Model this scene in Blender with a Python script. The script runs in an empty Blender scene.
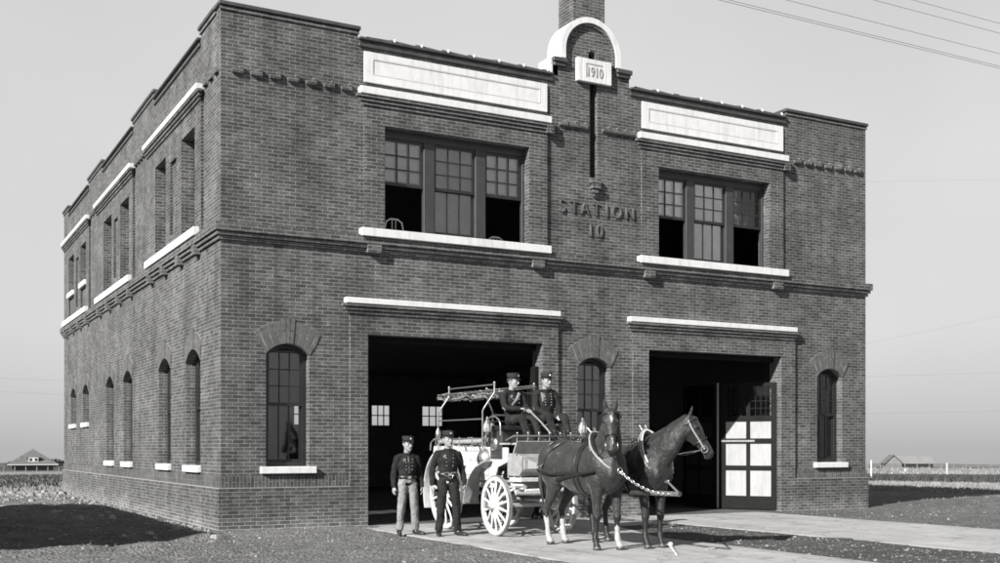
import bpy, bmesh, math, random
from mathutils import Vector, Matrix, Quaternion, noise
from mathutils.geometry import delaunay_2d_cdt

R = math.radians
PI = math.pi
random.seed(11)
S = bpy.context.scene
COL = S.collection
V = Vector

# ------------------------------------------------------------------ materials
def nt(name):
    m = bpy.data.materials.new(name)
    m.use_nodes = True
    t = m.node_tree
    t.nodes.clear()
    out = t.nodes.new('ShaderNodeOutputMaterial')
    b = t.nodes.new('ShaderNodeBsdfPrincipled')
    t.links.new(b.outputs[0], out.inputs[0])
    return m, t, b, out

def grey(v):
    return (v, v, v, 1)

def math_node(t, op, a, b=None):
    n = t.nodes.new('ShaderNodeMath')
    n.operation = op
    for i, x in enumerate((a, b)):
        if x is None:
            continue
        if isinstance(x, (int, float)):
            n.inputs[i].default_value = x
        else:
            t.links.new(x, n.inputs[i])
    return n.outputs[0]

def noise_node(t, vec, scale, detail=4, rough=.55):
    n = t.nodes.new('ShaderNodeTexNoise')
    n.inputs['Scale'].default_value = scale
    n.inputs['Detail'].default_value = detail
    n.inputs['Roughness'].default_value = rough
    t.links.new(vec, n.inputs['Vector'])
    return n.outputs[0]

def ramp(t, fac, stops):
    n = t.nodes.new('ShaderNodeValToRGB')
    e = n.color_ramp.elements
    while len(e) < len(stops):
        e.new(.5)
    for el, (p, v) in zip(e, stops):
        el.position = p
        el.color = grey(v)
    t.links.new(fac, n.inputs[0])
    return n.outputs[0]

def mixmul(t, a, b):
    n = t.nodes.new('ShaderNodeMix')
    n.data_type = 'RGBA'
    n.blend_type = 'MULTIPLY'
    n.inputs[0].default_value = 1
    t.links.new(a, n.inputs[6])
    t.links.new(b, n.inputs[7])
    return n.outputs[2]

def bump_node(t, b, h, strength, dist):
    n = t.nodes.new('ShaderNodeBump')
    n.inputs['Strength'].default_value = strength
    n.inputs['Distance'].default_value = dist
    t.links.new(h, n.inputs['Height'])
    t.links.new(n.outputs[0], b.inputs['Normal'])

def mat(name, v, rough=.6, var=.2, vscale=6, bump=0, bscale=40, bdist=.01, metal=0, spec=.5):
    m, t, b, out = nt(name)
    tc = t.nodes.new('ShaderNodeTexCoord')
    b.inputs['Roughness'].default_value = rough
    b.inputs['Metallic'].default_value = metal
    b.inputs['Specular IOR Level'].default_value = spec
    n = noise_node(t, tc.outputs['Object'], vscale, 6, .65)
    c = ramp(t, n, [(.3, v * (1 - var)), (.7, min(.95, v * (1 + var)))])
    t.links.new(c, b.inputs['Base Color'])
    if bump:
        h = noise_node(t, tc.outputs['Object'], bscale, 3, .6)
        bump_node(t, b, h, bump, bdist)
    return m

def brick_mat(name, c1, c2, mortar, swap=False, bw=.216, rh=.0685):
    m, t, b, out = nt(name)
    tc = t.nodes.new('ShaderNodeTexCoord')
    vec = tc.outputs['UV']
    if swap:
        s = t.nodes.new('ShaderNodeSeparateXYZ')
        t.links.new(vec, s.inputs[0])
        c = t.nodes.new('ShaderNodeCombineXYZ')
        t.links.new(s.outputs[1], c.inputs[0])
        t.links.new(s.outputs[0], c.inputs[1])
        vec = c.outputs[0]
    # a little waviness so that courses are not ruler straight
    wn = t.nodes.new('ShaderNodeTexNoise')
    wn.inputs['Scale'].default_value = 3.0
    wn.inputs['Detail'].default_value = 3
    t.links.new(vec, wn.inputs['Vector'])
    sub = t.nodes.new('ShaderNodeVectorMath'); sub.operation = 'SUBTRACT'
    t.links.new(wn.outputs['Color'], sub.inputs[0]); sub.inputs[1].default_value = (.5, .5, .5)
    sc = t.nodes.new('ShaderNodeVectorMath'); sc.operation = 'SCALE'
    t.links.new(sub.outputs[0], sc.inputs[0]); sc.inputs['Scale'].default_value = .014
    ad = t.nodes.new('ShaderNodeVectorMath'); ad.operation = 'ADD'
    t.links.new(vec, ad.inputs[0]); t.links.new(sc.outputs[0], ad.inputs[1])
    k = t.nodes.new('ShaderNodeTexBrick')
    k.offset = .5
    t.links.new(ad.outputs[0], k.inputs['Vector'])
    k.inputs['Color1'].default_value = grey(c1)
    k.inputs['Color2'].default_value = grey(c2)
    k.inputs['Mortar'].default_value = grey(mortar)
    k.inputs['Scale'].default_value = 1
    k.inputs['Mortar Size'].default_value = .0062
    k.inputs['Mortar Smooth'].default_value = .25
    k.inputs['Bias'].default_value = -.1
    k.inputs['Brick Width'].default_value = bw
    k.inputs['Row Height'].default_value = rh
    n1 = ramp(t, noise_node(t, vec, .9, 5, .6), [(.3, .70), (.7, 1.22)])
    n2 = ramp(t, noise_node(t, vec, 30, 3, .6), [(.25, .7), (.75, 1.25)])
    n3 = ramp(t, noise_node(t, vec, 5, 4, .7), [(.3, .78), (.55, 1.0), (.78, 1.6)])
    col = mixmul(t, mixmul(t, mixmul(t, k.outputs['Color'], n1), n2), n3)
    # splash of pale mud along the foot of the wall, and soot streaks running down
    sx_ = t.nodes.new('ShaderNodeSeparateXYZ'); t.links.new(tc.outputs['UV'], sx_.inputs[0])
    zz = math_node(t, 'ADD', sx_.outputs[1], math_node(t, 'MULTIPLY', math_node(t, 'SUBTRACT', noise_node(t, vec, 2.2, 4), .5), .5))
    if not swap:
        col = mixmul(t, col, ramp(t, zz, [(.0, 1.75), (.22, 1.25), (.42, 1.0)]))
    ms = t.nodes.new('ShaderNodeMapping'); ms.inputs['Scale'].default_value = (2.6, .35, 1)
    t.links.new(vec, ms.inputs[0])
    col = mixmul(t, col, ramp(t, noise_node(t, ms.outputs[0], 1.0, 5, .65), [(.34, .74), (.5, 1.0), (.72, 1.12)]))
    t.links.new(col, b.inputs['Base Color'])
    b.inputs['Roughness'].default_value = .85
    b.inputs['Specular IOR Level'].default_value = .25
    inv = math_node(t, 'SUBTRACT', 1.0, k.outputs['Fac'])
    h = math_node(t, 'ADD', inv, math_node(t, 'MULTIPLY', noise_node(t, vec, 60, 3), .5))
    bump_node(t, b, h, .6, .006)
    return m

def glass_mat(name, tint=.97, refl=1.0):
    m, t, b, out = nt(name)
    t.nodes.remove(b)
    tr = t.nodes.new('ShaderNodeBsdfTransparent'); tr.inputs[0].default_value = grey(tint)
    gl = t.nodes.new('ShaderNodeBsdfGlossy'); gl.inputs['Roughness'].default_value = .03
    gl.inputs['Color'].default_value = grey(.9)
    tc = t.nodes.new('ShaderNodeTexCoord')
    bp = t.nodes.new('ShaderNodeBump'); bp.inputs['Strength'].default_value = .03; bp.inputs['Distance'].default_value = .02
    t.links.new(noise_node(t, tc.outputs['Object'], 2.5, 2), bp.inputs['Height'])
    t.links.new(bp.outputs[0], gl.inputs['Normal'])
    fr = t.nodes.new('ShaderNodeFresnel'); fr.inputs[0].default_value = 1.5
    mx = t.nodes.new('ShaderNodeMixShader')
    t.links.new(math_node(t, 'MULTIPLY', fr.outputs[0], 1.6 * refl), mx.inputs[0])
    t.links.new(tr.outputs[0], mx.inputs[1]); t.links.new(gl.outputs[0], mx.inputs[2])
    t.links.new(mx.outputs[0], out.inputs[0])
    return m

def ground_mat():
    m, t, b, out = nt('earth and gravel')
    tc = t.nodes.new('ShaderNodeTexCoord')
    P = tc.outputs['Object']
    big = noise_node(t, P, .35, 5, .6)
    med = noise_node(t, P, 3.0, 6, .7)
    fine = noise_node(t, P, 26, 5, .75)
    vo = t.nodes.new('ShaderNodeTexVoronoi'); vo.inputs['Scale'].default_value = 17
    t.links.new(P, vo.inputs['Vector'])
    near = ramp(t, big, [(.3, .15), (.7, .21)])
    near = mixmul(t, near, ramp(t, med, [(.3, .62), (.52, 1.0), (.75, 1.5)]))
    near = mixmul(t, near, ramp(t, fine, [(.3, .68), (.5, 1.0), (.72, 1.45)]))
    near = mixmul(t, near, ramp(t, vo.outputs['Distance'], [(.0, 1.35), (.3, 1.05), (.75, .72)]))
    gx = t.nodes.new('ShaderNodeSeparateXYZ'); t.links.new(P, gx.inputs[0])
    wob_ = math_node(t, 'MULTIPLY', math_node(t, 'SUBTRACT', noise_node(t, P, 1.5, 4), .5), .9)
    ex = math_node(t, 'ADD', gx.outputs[0], wob_)
    cind = math_node(t, 'MULTIPLY', math_node(t, 'GREATER_THAN', ex, 5.2), math_node(t, 'LESS_THAN', ex, 9.2))
    cind = math_node(t, 'MULTIPLY', cind, math_node(t, 'LESS_THAN', gx.outputs[1], -1.5))
    shed_shade = math_node(t, 'MULTIPLY', math_node(t, 'LESS_THAN', ex, -.35), math_node(t, 'GREATER_THAN', math_node(t, 'ADD', gx.outputs[1], math_node(t, 'MULTIPLY', gx.outputs[0], -.45)), -1.55))  # painted shade: earth colour darkened over the area of the shed's cast shadow
    shed_shade = math_node(t, 'MULTIPLY', shed_shade, math_node(t, 'LESS_THAN', math_node(t, 'ADD', gx.outputs[1], wob_), 11.5))
    yard = math_node(t, 'GREATER_THAN', ex, 12.4)
    dk = math_node(t, 'SUBTRACT', 1.0, math_node(t, 'ADD', math_node(t, 'ADD', math_node(t, 'MULTIPLY', cind, .48), math_node(t, 'MULTIPLY', shed_shade, .35)), math_node(t, 'MULTIPLY', yard, .22)))
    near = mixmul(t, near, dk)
    # open fields beyond the yard: alternating dry grass and weeds, by distance from the house
    le = t.nodes.new('ShaderNodeVectorMath'); le.operation = 'LENGTH'
    cen = t.nodes.new('ShaderNodeVectorMath'); cen.operation = 'ADD'
    t.links.new(P, cen.inputs[0]); cen.inputs[1].default_value = (5.3, 20.4, 0)
    t.links.new(cen.outputs[0], le.inputs[0])
    d = math_node(t, 'ADD', le.outputs['Value'], math_node(t, 'MULTIPLY', math_node(t, 'SUBTRACT', noise_node(t, P, .09, 4), .5), 22))
    dn = math_node(t, 'DIVIDE', d, 500.0)
    far = ramp(t, dn, [(0, .24), (.125, .27), (.137, .085), (.235, .075), (.26, .22), (.5, .25), (.62, .10), (1, .07)])
    far = mixmul(t, far, ramp(t, noise_node(t, P, .8, 6, .7), [(.3, .6), (.7, 1.4)]))
    mx = t.nodes.new('ShaderNodeMix'); mx.data_type = 'RGBA'
    fac = ramp(t, dn, [(.076, 0), (.090, 1)])
    t.links.new(fac, mx.inputs[0]); t.links.new(near, mx.inputs[6]); t.links.new(far, mx.inputs[7])
    t.links.new(mx.outputs[2], b.inputs['Base Color'])
    b.inputs['Roughness'].default_value = .95
    b.inputs['Specular IOR Level'].default_value = .15
    h = math_node(t, 'ADD', math_node(t, 'MULTIPLY', fine, .6), math_node(t, 'SUBTRACT', med, vo.outputs['Distance']))
    bump_node(t, b, h, 1.0, .05)
    return m

def concrete_mat():
    m, t, b, out = nt('trowelled concrete')
    tc = t.nodes.new('ShaderNodeTexCoord'); P = tc.outputs['Object']
    c = ramp(t, noise_node(t, P, .7, 6, .65), [(.3, .31), (.7, .405)])
    c = mixmul(t, c, ramp(t, noise_node(t, P, 6, 6, .7), [(.3, .82), (.6, 1.03)]))
    c = mixmul(t, c, ramp(t, noise_node(t, P, 70, 3, .7), [(.3, .86), (.7, 1.08)]))
    wv = t.nodes.new('ShaderNodeTexVoronoi'); wv.feature = 'DISTANCE_TO_EDGE'; wv.inputs['Scale'].default_value = .55
    dz = t.nodes.new('ShaderNodeVectorMath'); dz.operation = 'ADD'
    nv = t.nodes.new('ShaderNodeTexNoise'); nv.inputs['Scale'].default_value = 2.2; nv.inputs['Detail'].default_value = 5
    t.links.new(P, nv.inputs['Vector']); t.links.new(P, dz.inputs[0]); t.links.new(nv.outputs['Color'], dz.inputs[1])
    t.links.new(dz.outputs[0], wv.inputs['Vector'])
    c = mixmul(t, c, ramp(t, wv.outputs['Distance'], [(0.0, .45), (.006, .75), (.012, 1.0)]))
    ms = t.nodes.new('ShaderNodeMapping'); ms.inputs['Scale'].default_value = (3.2, .22, 1)
    t.links.new(P, ms.inputs[0])
    c = mixmul(t, c, ramp(t, noise_node(t, ms.outputs[0], 1.0, 4, .6), [(.35, .80), (.58, 1.0)]))
    # dark drip and hoof stains
    c = mixmul(t, c, ramp(t, noise_node(t, P, 1.9, 3, .5), [(.60, 1.0), (.72, .66)]))
    c = mixmul(t, c, ramp(t, noise_node(t, P, 9, 2, .5), [(.68, 1.0), (.74, .6)]))
    t.links.new(c, b.inputs['Base Color'])
    b.inputs['Roughness'].default_value = .85
    b.inputs['Specular IOR Level'].default_value = .3
    bump_node(t, b, noise_node(t, P, 35, 4), .35, .01)
    return m

def streak_mat(name, v):
    m, t, b, out = nt(name)
    tc = t.nodes.new('ShaderNodeTexCoord')
    mp = t.nodes.new('ShaderNodeMapping')
    mp.inputs['Scale'].default_value = (9, 9, 1.3)
    t.links.new(tc.outputs['Object'], mp.inputs[0])
    a = ramp(t, noise_node(t, mp.outputs[0], 1.0, 5, .65), [(.32, v * .84), (.52, v), (.8, v * 1.03)])
    a = mixmul(t, a, ramp(t, noise_node(t, tc.outputs['Object'], 2.3, 6, .7), [(.3, .91), (.6, 1.0)]))
    a = mixmul(t, a, ramp(t, noise_node(t, tc.outputs['Object'], 45, 3, .7), [(.25, .85), (.5, 1.0)]))
    t.links.new(a, b.inputs['Base Color'])
    b.inputs['Roughness'].default_value = .8
    b.inputs['Specular IOR Level'].default_value = .25
    bump_node(t, b, noise_node(t, tc.outputs['Object'], 28, 4), .3, .008)
    return m

def coat_mat(name, v):
    m, t, b, out = nt(name)
    tc = t.nodes.new('ShaderNodeTexCoord')
    P = tc.outputs['Object']
    c = ramp(t, noise_node(t, P, 2.4, 5, .6), [(.3, v * .55), (.55, v), (.75, v * 1.7)])
    mp = t.nodes.new('ShaderNodeMapping'); mp.inputs['Scale'].default_value = (90, 40, 22); mp.inputs['Rotation'].default_value = (.5, 0, 0)
    t.links.new(P, mp.inputs[0])
    hair = noise_node(t, mp.outputs[0], 1.0, 4, .7)
    c = mixmul(t, c, ramp(t, hair, [(.3, .6), (.7, 1.5)]))
    t.links.new(c, b.inputs['Base Color'])
    r_ = ramp(t, noise_node(t, P, 6, 5, .65), [(.3, .44), (.7, .70)])
    t.links.new(r_, b.inputs['Roughness'])
    b.inputs['Specular IOR Level'].default_value = .40
    b.inputs['Sheen Weight'].default_value = .12
    h = math_node(t, 'ADD', math_node(t, 'MULTIPLY', noise_node(t, P, 9, 3, .55), 3.0), math_node(t, 'MULTIPLY', hair, .45))
    bump_node(t, b, h, .7, .012)
    return m

BRICK = brick_mat('dark red brick', .053, .108, .215)
SOLDIER = brick_mat('dark red soldier brick', .055, .112, .20, swap=True)
VOUSS = mat('arch brick', .098, .85, .35, 9, .4, 60, .006, spec=.25)
MORTAR = mat('arch mortar', .27, .9, .2, 20, .3, 80)
COPE = mat('dark coping tile', .05, .55, .35, 5, .2, 30)
LIME = mat('pale mortar lump', .5, .9, .2, 9)
WHITE = streak_mat('white cast stone', .64)
GROOVE = mat('stone groove shade', .42, .8, .2, 8)
STONELINE = mat('weathered stone groove', .24, .7, .2, 8)
WOODDARK = mat('dark painted timber', .017, .45, .25, 4)
WOODMID = mat('grey painted timber', .036, .5, .2, 5)
GLASS = glass_mat('window glass')
BLIND = mat('drawn roller blind', .22, .9, .2, 3)
INTERIOR = mat('dark interior plaster', .17, .9, .15, 2)
FLOOR = mat('oiled station floor', .08, .6, .3, 2)
PANEL = streak_mat('white door panel', .33)
DOORBLACK = mat('black door paint', .008, .7, .3, 6, spec=.15)
CONC = concrete_mat()
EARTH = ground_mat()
SKIN = mat('skin', .25, .55, .10, 20)
HAIR = mat('dark hair', .03, .6, .3, 60)
NAVY = mat('navy wool', .015, .95, .5, 7, .9, 16, .03, spec=.25)
NAVY2 = mat('dark trouser wool', .016, .95, .5, 7, .9, 14, .03, spec=.25)
CAPM = mat('cap cloth', .018, .8, .3, 20, spec=.3)
VISOR = mat('patent leather', .012, .2, .1, 10)
BADGE = mat('bright badge metal', .40, .3, .1, 30, metal=.6)
GREYCLOTH = mat('grey trouser cloth', .19, .95, .28, 8, .9, 14, .03, spec=.2)
BOOT = mat('black boot leather', .018, .35, .3, 20)
LEATHER = mat('black harness leather', .014, .4, .3, 30)
PALELEATHER = mat('pale worn leather', .24, .6, .25, 25)
COAT = coat_mat('bay coat', .019)
COAT2 = coat_mat('black bay coat', .009)
HAIRM = mat('black horse hair', .010, .5, .4, 60, .5, 90)
SOCK = mat('white leg hair', .30, .85, .3, 18, spec=.2)
HOOF = mat('grey hoof horn', .06, .5, .3, 30)
EYEM = mat('dark eye', .008, .1, .1, 10)
WPAINT = mat('white wagon enamel', .47, .5, .22, 7)
WGREY = mat('grey leather apron', .24, .6, .25, 8, .2, 20)
WDARK = mat('dark wagon ironwork', .03, .45, .3, 12)
WPALE = mat('pale worn wagon paint', .30, .6, .3, 9)
NICKEL = mat('nickel plate', .40, .36, .3, 20, metal=.85)
SCROLL = mat('gilt scroll paint', .30, .4, .2, 20)
TYRE = mat('steel tyre', .28, .4, .25, 20, metal=.5)
ROPEM = mat('hemp hose and rope', .22, .9, .4, 40)
LADDERM = mat('ladder varnished wood', .06, .55, .3, 15)
STEEL = mat('galvanised steel', .42, .35, .15, 20, metal=.6)
IRONBED = mat('white enamel iron', .72, .4, .05, 10)
BEDDING = mat('bed blanket', .25, .9, .2, 8)
SHINGLE = mat('weathered roof shingles', .10, .9, .3, 1.2)
FARWALL = mat('distant clapboard', .16, .9, .15, .6)
FARWHITE = mat('white trim paint', .50, .7, .05, 3)
GRASS = mat('dry grass', .22, .95, .45, 1.2, spec=.1)
WEED = mat('dark weeds', .06, .95, .5, 1.2, spec=.1)
STONE = mat('loose stones', .21, .95, .5, 7, spec=.15)
WIREM = mat('dark wire', .05, .6, .1, 3)
TREEM = mat('far foliage', .06, .95, .4, .2, spec=.1)
HILL = mat('far hills', .13, 1, .2, .01, spec=0)

# ------------------------------------------------------------------ mesh helpers
def uv_box(me):
    uv = me.uv_layers.new(name='UVMap')
    vs = me.vertices
    for p in me.polygons:
        n = p.normal
        ax, ay, az = abs(n.x), abs(n.y), abs(n.z)
        for li in p.loop_indices:
            c = vs[me.loops[li].vertex_index].co
            if az > .72:
                q = (c.x, c.y)
            elif ax > ay:
                q = (c.y + .11, c.z)
            else:
                q = (c.x, c.z)
            uv.data[li].uv = q

def root_loc(p):
    v = V((0, 0, 0))
    while p is not None:
        if p.get('anchored'):
            v = V(p['anchored'])
        p = p.parent
    return v

def obj(name, bm, m, parent=None, smooth=None, uv=False, bevel=0, seg=1):
    """Link a bmesh as ONE object. Geometry is given in world metres for anchored things."""
    off = root_loc(parent)
    if off.length:
        bmesh.ops.translate(bm, vec=-off, verts=bm.verts)
    bmesh.ops.recalc_face_normals(bm, faces=bm.faces)
    me = bpy.data.meshes.new(name)
    bm.to_mesh(me)
    bm.free()
    for x in (m if isinstance(m, (list, tuple)) else [m]):
        me.materials.append(x)
    if uv:
        uv_box(me)
    if smooth is not None:
        me.polygons.foreach_set('use_smooth', [True] * len(me.polygons))
        me.set_sharp_from_angle(angle=R(smooth))
    o = bpy.data.objects.new(name, me)
    COL.objects.link(o)
    if parent is not None:
        o.parent = parent
    if bevel:
        b = o.modifiers.new('edge', 'BEVEL')
        b.width = bevel
        b.segments = seg
        b.limit_method = 'ANGLE'
        b.angle_limit = R(40)
    return o

def tag(o, label, cat, group=None):
    o['label'] = label
    o['category'] = cat
    if group:
        o['group'] = group
    return o

def anchor(name, label, cat, loc, group=None):
    o = bpy.data.objects.new(name, None)
    COL.objects.link(o)
    o.location = loc
    o['anchored'] = list(loc)
    return tag(o, label, cat, group)

def kind(o, k):
    o['kind'] = k
    return o

def B():
    return bmesh.new()

def box(bm, x0, x1, y0, y1, z0, z1, M=None):
    vs = [bm.verts.new(V((x, y, z))) for x in (x0, x1) for y in (y0, y1) for z in (z0, z1)]
    if M is not None:
        for v in vs:
            v.co = M @ v.co
    for f in ((0, 1, 3, 2), (4, 6, 7, 5), (0, 4, 5, 1), (2, 3, 7, 6), (0, 2, 6, 4), (1, 5, 7, 3)):
        bm.faces.new([vs[i] for i in f])
    return vs

def loft(bm, rings, caps=True, closed=False):
    rv = [[bm.verts.new(p) for p in r] for r in rings]
    n = len(rv[0])
    pairs = list(zip(rv, rv[1:])) + ([(rv[-1], rv[0])] if closed else [])
    for a, b in pairs:
        for i in range(n):
            j = (i + 1) % n
            bm.faces.new((a[i], a[j], b[j], b[i]))
    if caps and not closed:
        bm.faces.new(rv[0][::-1])
        bm.faces.new(rv[-1])
    return rv

def tube(bm, pts, rad, n=8, side=None, caps=True, closed=False, dome=False):
    """Swept ellipse; rad entries are r or (r_side, r_other). side: reference direction of the first radius."""
    pts = [V(p) for p in pts]
    k = len(pts)
    if isinstance(rad, (int, float, tuple)):
        rad = [rad] * k
    rad = list(rad)
    if dome:
        t0 = (pts[0] - pts[1]).normalized(); t1 = (pts[-1] - pts[-2]).normalized()
        def mul(r, f): return (r[0] * f, r[1] * f) if isinstance(r, tuple) else r * f
        def mean(r): return min(r) if isinstance(r, tuple) else r
        a, b = mean(rad[0]), mean(rad[-1])
        pts = [pts[0] + t0 * a * .9, pts[0] + t0 * a * .6] + pts + [pts[-1] + t1 * b * .6, pts[-1] + t1 * b * .9]
        rad = [mul(rad[0], .35), mul(rad[0], .8)] + rad + [mul(rad[-1], .8), mul(rad[-1], .35)]
        k = len(pts)
    s = V(side) if side is not None else None
    rings = []
    prev = None
    for i in range(k):
        if closed:
            t = pts[(i + 1) % k] - pts[i - 1]
        else:
            t = pts[min(i + 1, k - 1)] - pts[max(i - 1, 0)]
        t.normalize()
        if s is not None:
            a = s - t * s.dot(t)
        elif prev is not None:
            a = prev - t * prev.dot(t)
        else:
            u = V((0, 0, 1)) if abs(t.z) < .9 else V((1, 0, 0))
            a = u.cross(t)
        if a.length < 1e-6:
            a = t.orthogonal()
        a.normalize()
        prev = a
        b = t.cross(a)
        r = rad[i]
        ra, rb = r if isinstance(r, tuple) else (r, r)
        rings.append([pts[i] + a * (ra * math.cos(2 * PI * j / n)) + b * (rb * math.sin(2 * PI * j / n)) for j in range(n)])
    return loft(bm, rings, caps, closed)

def ball(bm, c, r, M=None, u=12, v=8):
    rr = r if isinstance(r, (tuple, list)) else (r, r, r)
    X = Matrix.Translation(V(c)) @ (M if M is not None else Matrix()) @ Matrix.Diagonal((rr[0], rr[1], rr[2], 1))
    bmesh.ops.create_uvsphere(bm, u_segments=u, v_segments=v, radius=1, matrix=X)

def prism(bm, outer, holes, f, d0, d1):
    verts, edges = [], []
    for loop in [outer] + list(holes):
        b = len(verts)
        n = len(loop)
        verts += [V((p[0], p[1])) for p in loop]
        edges += [(b + i, b + (i + 1) % n) for i in range(n)]
    r = delaunay_2d_cdt(verts, edges, [], 1, 1e-7)
    vc, faces = r[0], r[2]

    def inside(p, poly):
        c = False
        j = len(poly) - 1
        for i in range(len(poly)):
            xi, yi = poly[i]; xj, yj = poly[j]
            if (yi > p[1]) != (yj > p[1]) and p[0] < (xj - xi) * (p[1] - yi) / (yj - yi) + xi:
                c = not c
            j = i
        return c
    keep = []
    for fc in faces:
        c = sum((vc[i] for i in fc), V((0, 0))) / len(fc)
        if inside(c, outer) and not any(inside(c, h) for h in holes):
            keep.append(list(fc))
    A = [bm.verts.new(f(p.x, p.y, d0)) for p in vc]
    C = [bm.verts.new(f(p.x, p.y, d1)) for p in vc]
    cnt = {}
    for fc in keep:
        bm.faces.new([A[i] for i in fc])
        bm.faces.new([C[i] for i in reversed(fc)])
        for i in range(len(fc)):
            e = (fc[i], fc[(i + 1) % len(fc)])
            k = (min(e), max(e))
            cnt.setdefault(k, []).append(e)
    for k, es in cnt.items():
        if len(es) == 1:
            a, b = es[0]
            bm.faces.new((A[b], A[a], C[a], C[b]))
    bmesh.ops.delete(bm, geom=[v for v in bm.verts if not v.link_faces], context='VERTS')

def rect(x0, x1, z0, z1):
    return [(x0, z0), (x1, z0), (x1, z1), (x0, z1)]

def arch(c, half, z0, apex=3.45, rise=.2, n=12, grow=0):
    R0 = (half * half + rise * rise) / (2 * rise)
    zc = apex - R0
    a0 = math.asin(half / R0)
    p = [(c - half, z0), (c + half, z0)]
    for i in range(n + 1):
        a = a0 - 2 * a0 * i / n
        p.append((c + R0 * math.sin(a), zc + R0 * math.cos(a)))
    return p

F = lambda u, v, d: V((u, d, v))          # the street front
L = lambda u, v, d: V((d, u, v))          # the long left side

def copy_tree(o, parent=None):
    c = o.copy()
    COL.objects.link(c)
    if parent is not None:
        c.parent = parent
    for ch in list(o.children):
        copy_tree(ch, c)
    return c

def remesh(bm, voxel, smooth=2):
    bmesh.ops.recalc_face_normals(bm, faces=bm.faces)
    me = bpy.data.meshes.new('tmp')
    bm.to_mesh(me); bm.free()
    o = bpy.data.objects.new('tmp', me)
    COL.objects.link(o)
    md = o.modifiers.new('r', 'REMESH')
    md.mode = 'VOXEL'
    md.voxel_size = voxel
    dg = bpy.context.evaluated_depsgraph_get()
    dg.update()
    me2 = bpy.data.meshes.new_from_object(o.evaluated_get(dg))
    b = B()
    b.from_mesh(me2)
    bpy.data.objects.remove(o)
    bpy.data.meshes.remove(me)
    bpy.data.meshes.remove(me2)
    for _ in range(smooth):
        bmesh.ops.smooth_vert(b, verts=b.verts, factor=.5, use_axis_x=True, use_axis_y=True, use_axis_z=True)
    return b

def lettering(s, size, M, extrude, spacing=1.0):
    cu = bpy.data.curves.new('t', 'FONT')
    cu.body = s
    cu.size = size
    cu.extrude = extrude
    cu.align_x = 'CENTER'
    cu.space_character = spacing
    o = bpy.data.objects.new('t', cu)
    COL.objects.link(o)
    dg = bpy.context.evaluated_depsgraph_get(); dg.update()
    me = bpy.data.meshes.new_from_object(o.evaluated_get(dg))
    me.transform(M)
    b = B(); b.from_mesh(me)
    bpy.data.objects.remove(o); bpy.data.curves.remove(cu); bpy.data.meshes.remove(me)
    return b

# ------------------------------------------------------------------ camera, sun, sky
CAMP = V((-5.301, -20.371, 1.48))
cam = bpy.data.cameras.new('camera')
cam.sensor_width = 36
cam.lens = 40.39
cam.shift_y = .1673
cam.clip_end = 6000
cam.clip_start = .1
co = bpy.data.objects.new('camera', cam)
co.location = CAMP
co.rotation_euler = (R(90), 0, -math.atan2(.4782, .8783))
COL.objects.link(co)
S.camera = co

SUN = V((1.6, .68, -1.0)).normalized()
sl = bpy.data.lights.new('sun', 'SUN')
sl.energy = 5.0
sl.angle = R(.55)
sl.color = (1, .985, .96)
so = bpy.data.objects.new('sun', sl)
so.rotation_euler = SUN.to_track_quat('-Z', 'Y').to_euler()
so.location = (-20, -20, 30)
COL.objects.link(so)

w = bpy.data.worlds.new('World')
S.world = w
w.use_nodes = True
t = w.node_tree
t.nodes.clear()
wo = t.nodes.new('ShaderNodeOutputWorld')
bg = t.nodes.new('ShaderNodeBackground')
sky = t.nodes.new('ShaderNodeTexSky')
sky.sky_type = 'NISHITA'
sky.sun_disc = False
sky.sun_elevation = math.asin(-SUN.z)
sky.sun_rotation = math.atan2(-SUN.x, -SUN.y)
sky.air_density = 1.0
sky.dust_density = .6
bw = t.nodes.new('ShaderNodeRGBToBW')
t.links.new(sky.outputs[0], bw.inputs[0])
tc = t.nodes.new('ShaderNodeTexCoord')
sp = t.nodes.new('ShaderNodeSeparateXYZ')
t.links.new(tc.outputs['Generated'], sp.inputs[0])
# blue-sensitive plate: the warm haze at the horizon records darker than the blue above it
el = ramp(t, sp.outputs[2], [(0.0, .63), (.03, .70), (.10, .88), (.25, 1.0), (.40, .97), (.62, .45), (1.0, .3)])
cl = ramp(t, noise_node(t, tc.outputs['Generated'], 2.2, 4, .5), [(.3, .90), (.7, 1.05)])
az = ramp(t, sp.outputs[0], [(.05, 1.04), (.5, 1.0), (.9, .86)])
lowk = ramp(t, sp.outputs[2], [(.04, 1.0), (.30, 0.0)])
azk = math_node(t, 'ADD', math_node(t, 'MULTIPLY', math_node(t, 'SUBTRACT', az, 1.0), lowk), 1.0)
flat = math_node(t, 'ADD', math_node(t, 'MULTIPLY', bw.outputs[0], .30), 4.2)
val = math_node(t, 'MULTIPLY', math_node(t, 'MULTIPLY', math_node(t, 'MULTIPLY', flat, el), cl), azk)
t.links.new(val, bg.inputs[0])
bg.inputs[1].default_value = .0725
t.links.new(bg.outputs[0], wo.inputs[0])
S.view_settings.view_transform = 'Standard'
S.view_settings.look = 'None'
S.view_settings.exposure = .98
S.view_settings.gamma = 1
S.cycles.filter_width = 1.7
S.cycles.max_bounces = 6

# ------------------------------------------------------------------ ground
def lump(x, y, s=1.0, o=0.0):
    return noise.noise(V((x * s + o, y * s - o, o)))

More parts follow.
